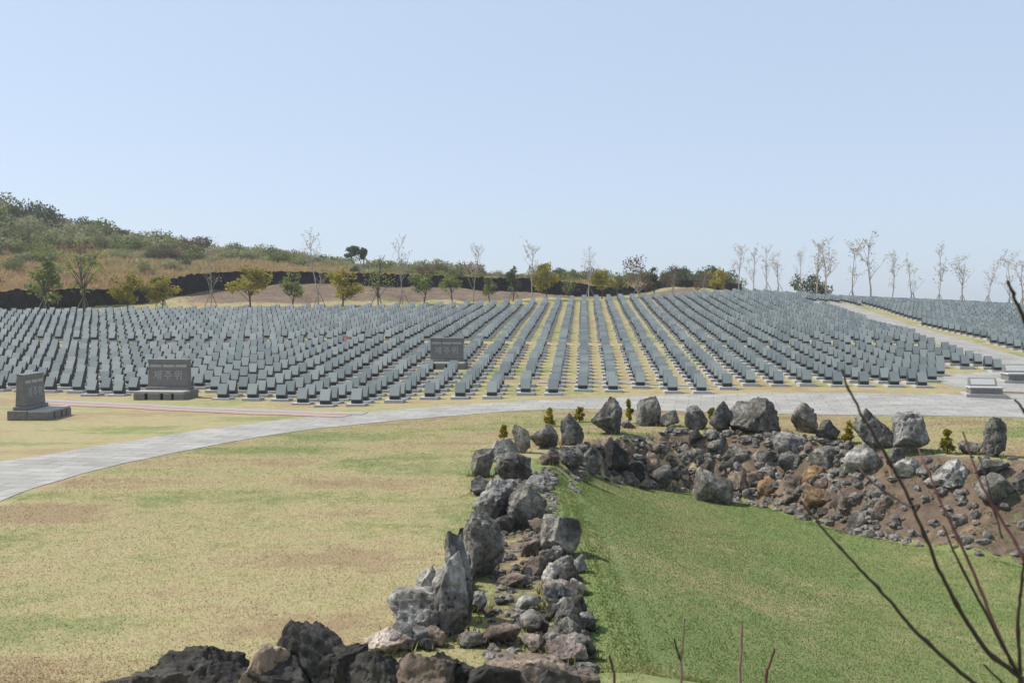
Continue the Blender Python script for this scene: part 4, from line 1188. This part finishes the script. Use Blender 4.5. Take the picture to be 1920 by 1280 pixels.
# ------------------------------------------------------------------ turf blades
def turf(name, n, xr_, yr_, cond, hgt, label):
    x = rng.uniform(*xr_, n * 3); y = yr_[0] + (yr_[1] - yr_[0]) * rng.random(n * 3) ** 1.35
    px = 960 + F * x / y
    k = cond(x, y) & (px > -150) & (px < 2080)
    x, y = x[k][:n], y[k][:n]; n = len(x)
    z = terrain(x, y); g = greenness(x, y) + (fbm2(x, y, .28, 3, 91) - .5) * .9 + rng.normal(0, .12, n)
    a = rng.uniform(0, 6.28, n); h = hgt * rng.uniform(.45, 1.3, n); w = rng.uniform(.004, .008, n) * (1 + y / 25)
    lx, ly = rng.normal(0, .6, n) * h, rng.normal(0, .6, n) * h
    b0 = np.column_stack([x - np.cos(a) * w, y - np.sin(a) * w, z - .008]); b1 = np.column_stack([x + np.cos(a) * w, y + np.sin(a) * w, z - .008]); t = np.column_stack([x + lx, y + ly, z + h])
    V = np.stack([b0, b1, t], 1).reshape(-1, 3)
    me = mesh_np(name, V, np.arange(3 * n).reshape(n, 3), {'green': np.repeat(g, 3), 'var': np.repeat(rng.random(n), 3)})
    tag(link(name, me, M['blade']), label, 'grass', kind='stuff')
pd = lambda x, y: poly_dist(x, y, PIT)
up_w = np.array([hit(*p)[:2] for p in lo]); 
def below_path(x, y): return y < np.interp(x, up_w[:, 0], up_w[:, 1]) - .05
def tufts():
    X, Yy = [], []
    for x, y, w, d in rock_spots:
        if y < 9 or (y > 20 and x > 1.2 and poly_dist(np.array([x]), np.array([y]), PIT)[0] > .5 and x < 8): continue
        n = int(60 * (w + d) / 1.0); a = rng.uniform(0, 6.28, n); r = rng.uniform(.85, 1.3, n)
        keep = fbm2(a * 2, np.full(n, x * 3 + y), 1.0, 2, 5) > .45
        X.append((x + np.cos(a) * w / 2 * r)[keep]); Yy.append((y + np.sin(a) * d / 2 * r)[keep])
    x = np.concatenate(X); y = np.concatenate(Yy); n = len(x); z = terrain(x, y); g = np.clip(greenness(x, y) + .2 + rng.normal(0, .15, n), 0, 1)
    h = rng.uniform(.04, .15, n); w = rng.uniform(.006, .014, n); a = rng.uniform(0, 6.28, n); lx, ly = rng.normal(0, .4, n) * h, rng.normal(0, .4, n) * h
    V = np.stack([np.column_stack([x - np.cos(a) * w, y - np.sin(a) * w, z - .01]), np.column_stack([x + np.cos(a) * w, y + np.sin(a) * w, z - .01]), np.column_stack([x + lx, y + ly, z + h])], 1).reshape(-1, 3)
    me = mesh_np('rock_tufts', V, np.arange(3 * n).reshape(n, 3), {'green': np.repeat(g, 3), 'var': np.repeat(rng.random(n) * .6, 3)})
    tag(link('rock_tufts', me, M['blade']), 'longer grass tufts growing round the feet of the rocks', 'grass', kind='stuff')
tufts()
turf('lawn_grass', 190000, (-16, 1.2), (8.5, 36), lambda x, y: ((pd(x, y) < -.9) | (rng.random(len(x)) < .35)) & below_path(x, y), .012, 'short dry yellowish turf of the lawn')
turf('ring_grass', 60000, (1, 20), (22, 36), lambda x, y: (pd(x, y) < .15) & below_path(x, y), .018, 'dry turf between the boulders and the path')
turf('pit_grass', 200000, (.6, 16), (9, 28), lambda x, y: np.where(y > 21.5, pd(x, y) > pit_width(x) * .85, pd(x, y) > -.35), .017, 'fresh green turf on the floor of the pit')
def dry_scrub(n):
    px = rng.uniform(-80, 1340, n); dY = rng.uniform(4, 75, n) ** 1.0
    Y = back_line(px) + dY; x = (px - 960) / F * Y
    hm = sstep(14, 19, dY - 6 * sstep(300, 1000, px))
    k = rng.random(n) < .3 + .9 * hm
    x, Y, hm = x[k], Y[k], hm[k]; n = len(x)
    z = terrain(x, Y); cl = fbm2(x, Y, 3.0, 3, 55)
    h = (.12 + .75 * hm * cl ** 1.5 * 1.6) * rng.uniform(.5, 1.4, n); w = h * rng.uniform(.10, .22, n); a = rng.uniform(0, 6.28, n)
    lx, ly = rng.normal(0, .45, n) * h, rng.normal(0, .45, n) * h
    V = np.stack([np.column_stack([x - np.cos(a) * w, Y - np.sin(a) * w, z - .03]), np.column_stack([x + np.cos(a) * w, Y + np.sin(a) * w, z - .03]), np.column_stack([x + lx, Y + ly, z + h])], 1).reshape(-1, 3)
    var = np.clip(fbm2(x, Y, 7.0, 4, 77) * 2.0 - .72 + rng.normal(0, .16, n), 0, 1)
    me = mesh_np('dry_scrub', V, np.arange(3 * n).reshape(n, 3), {'var': np.repeat(var, 3)})
    tag(link('dry_scrub', me, M['scrub']), 'reddish brown dry grass and low scrub covering the hillside', 'grass', kind='stuff')
M['scrub'] = g_leaf('scrub', (.46, .32, .18), (.44, .34, .18), (.27, .28, .115), .35)
dry_scrub(150000)
hb = bm_mesh('haze', lambda bm: box(bm, -1700, 1700, -600, 1700, -70, 26))
hm_ = bpy.data.materials.new('haze'); hm_.use_nodes = True
for n_ in list(hm_.node_tree.nodes):
    if n_.type == 'BSDF_PRINCIPLED': hm_.node_tree.nodes.remove(n_)
pv = hm_.node_tree.nodes.new('ShaderNodeVolumePrincipled'); pv.inputs['Density'].default_value = .00045; pv.inputs['Color'].default_value = (.93, .96, 1, 1); pv.inputs['Anisotropy'].default_value = .3
hm_.node_tree.links.new(pv.outputs[0], hm_.node_tree.nodes['Material Output'].inputs['Volume'])
tag(link('haze', hb, hm_), 'thin even spring haze over the whole place', 'haze', kind='stuff')
print('objects', len(bpy.data.objects))
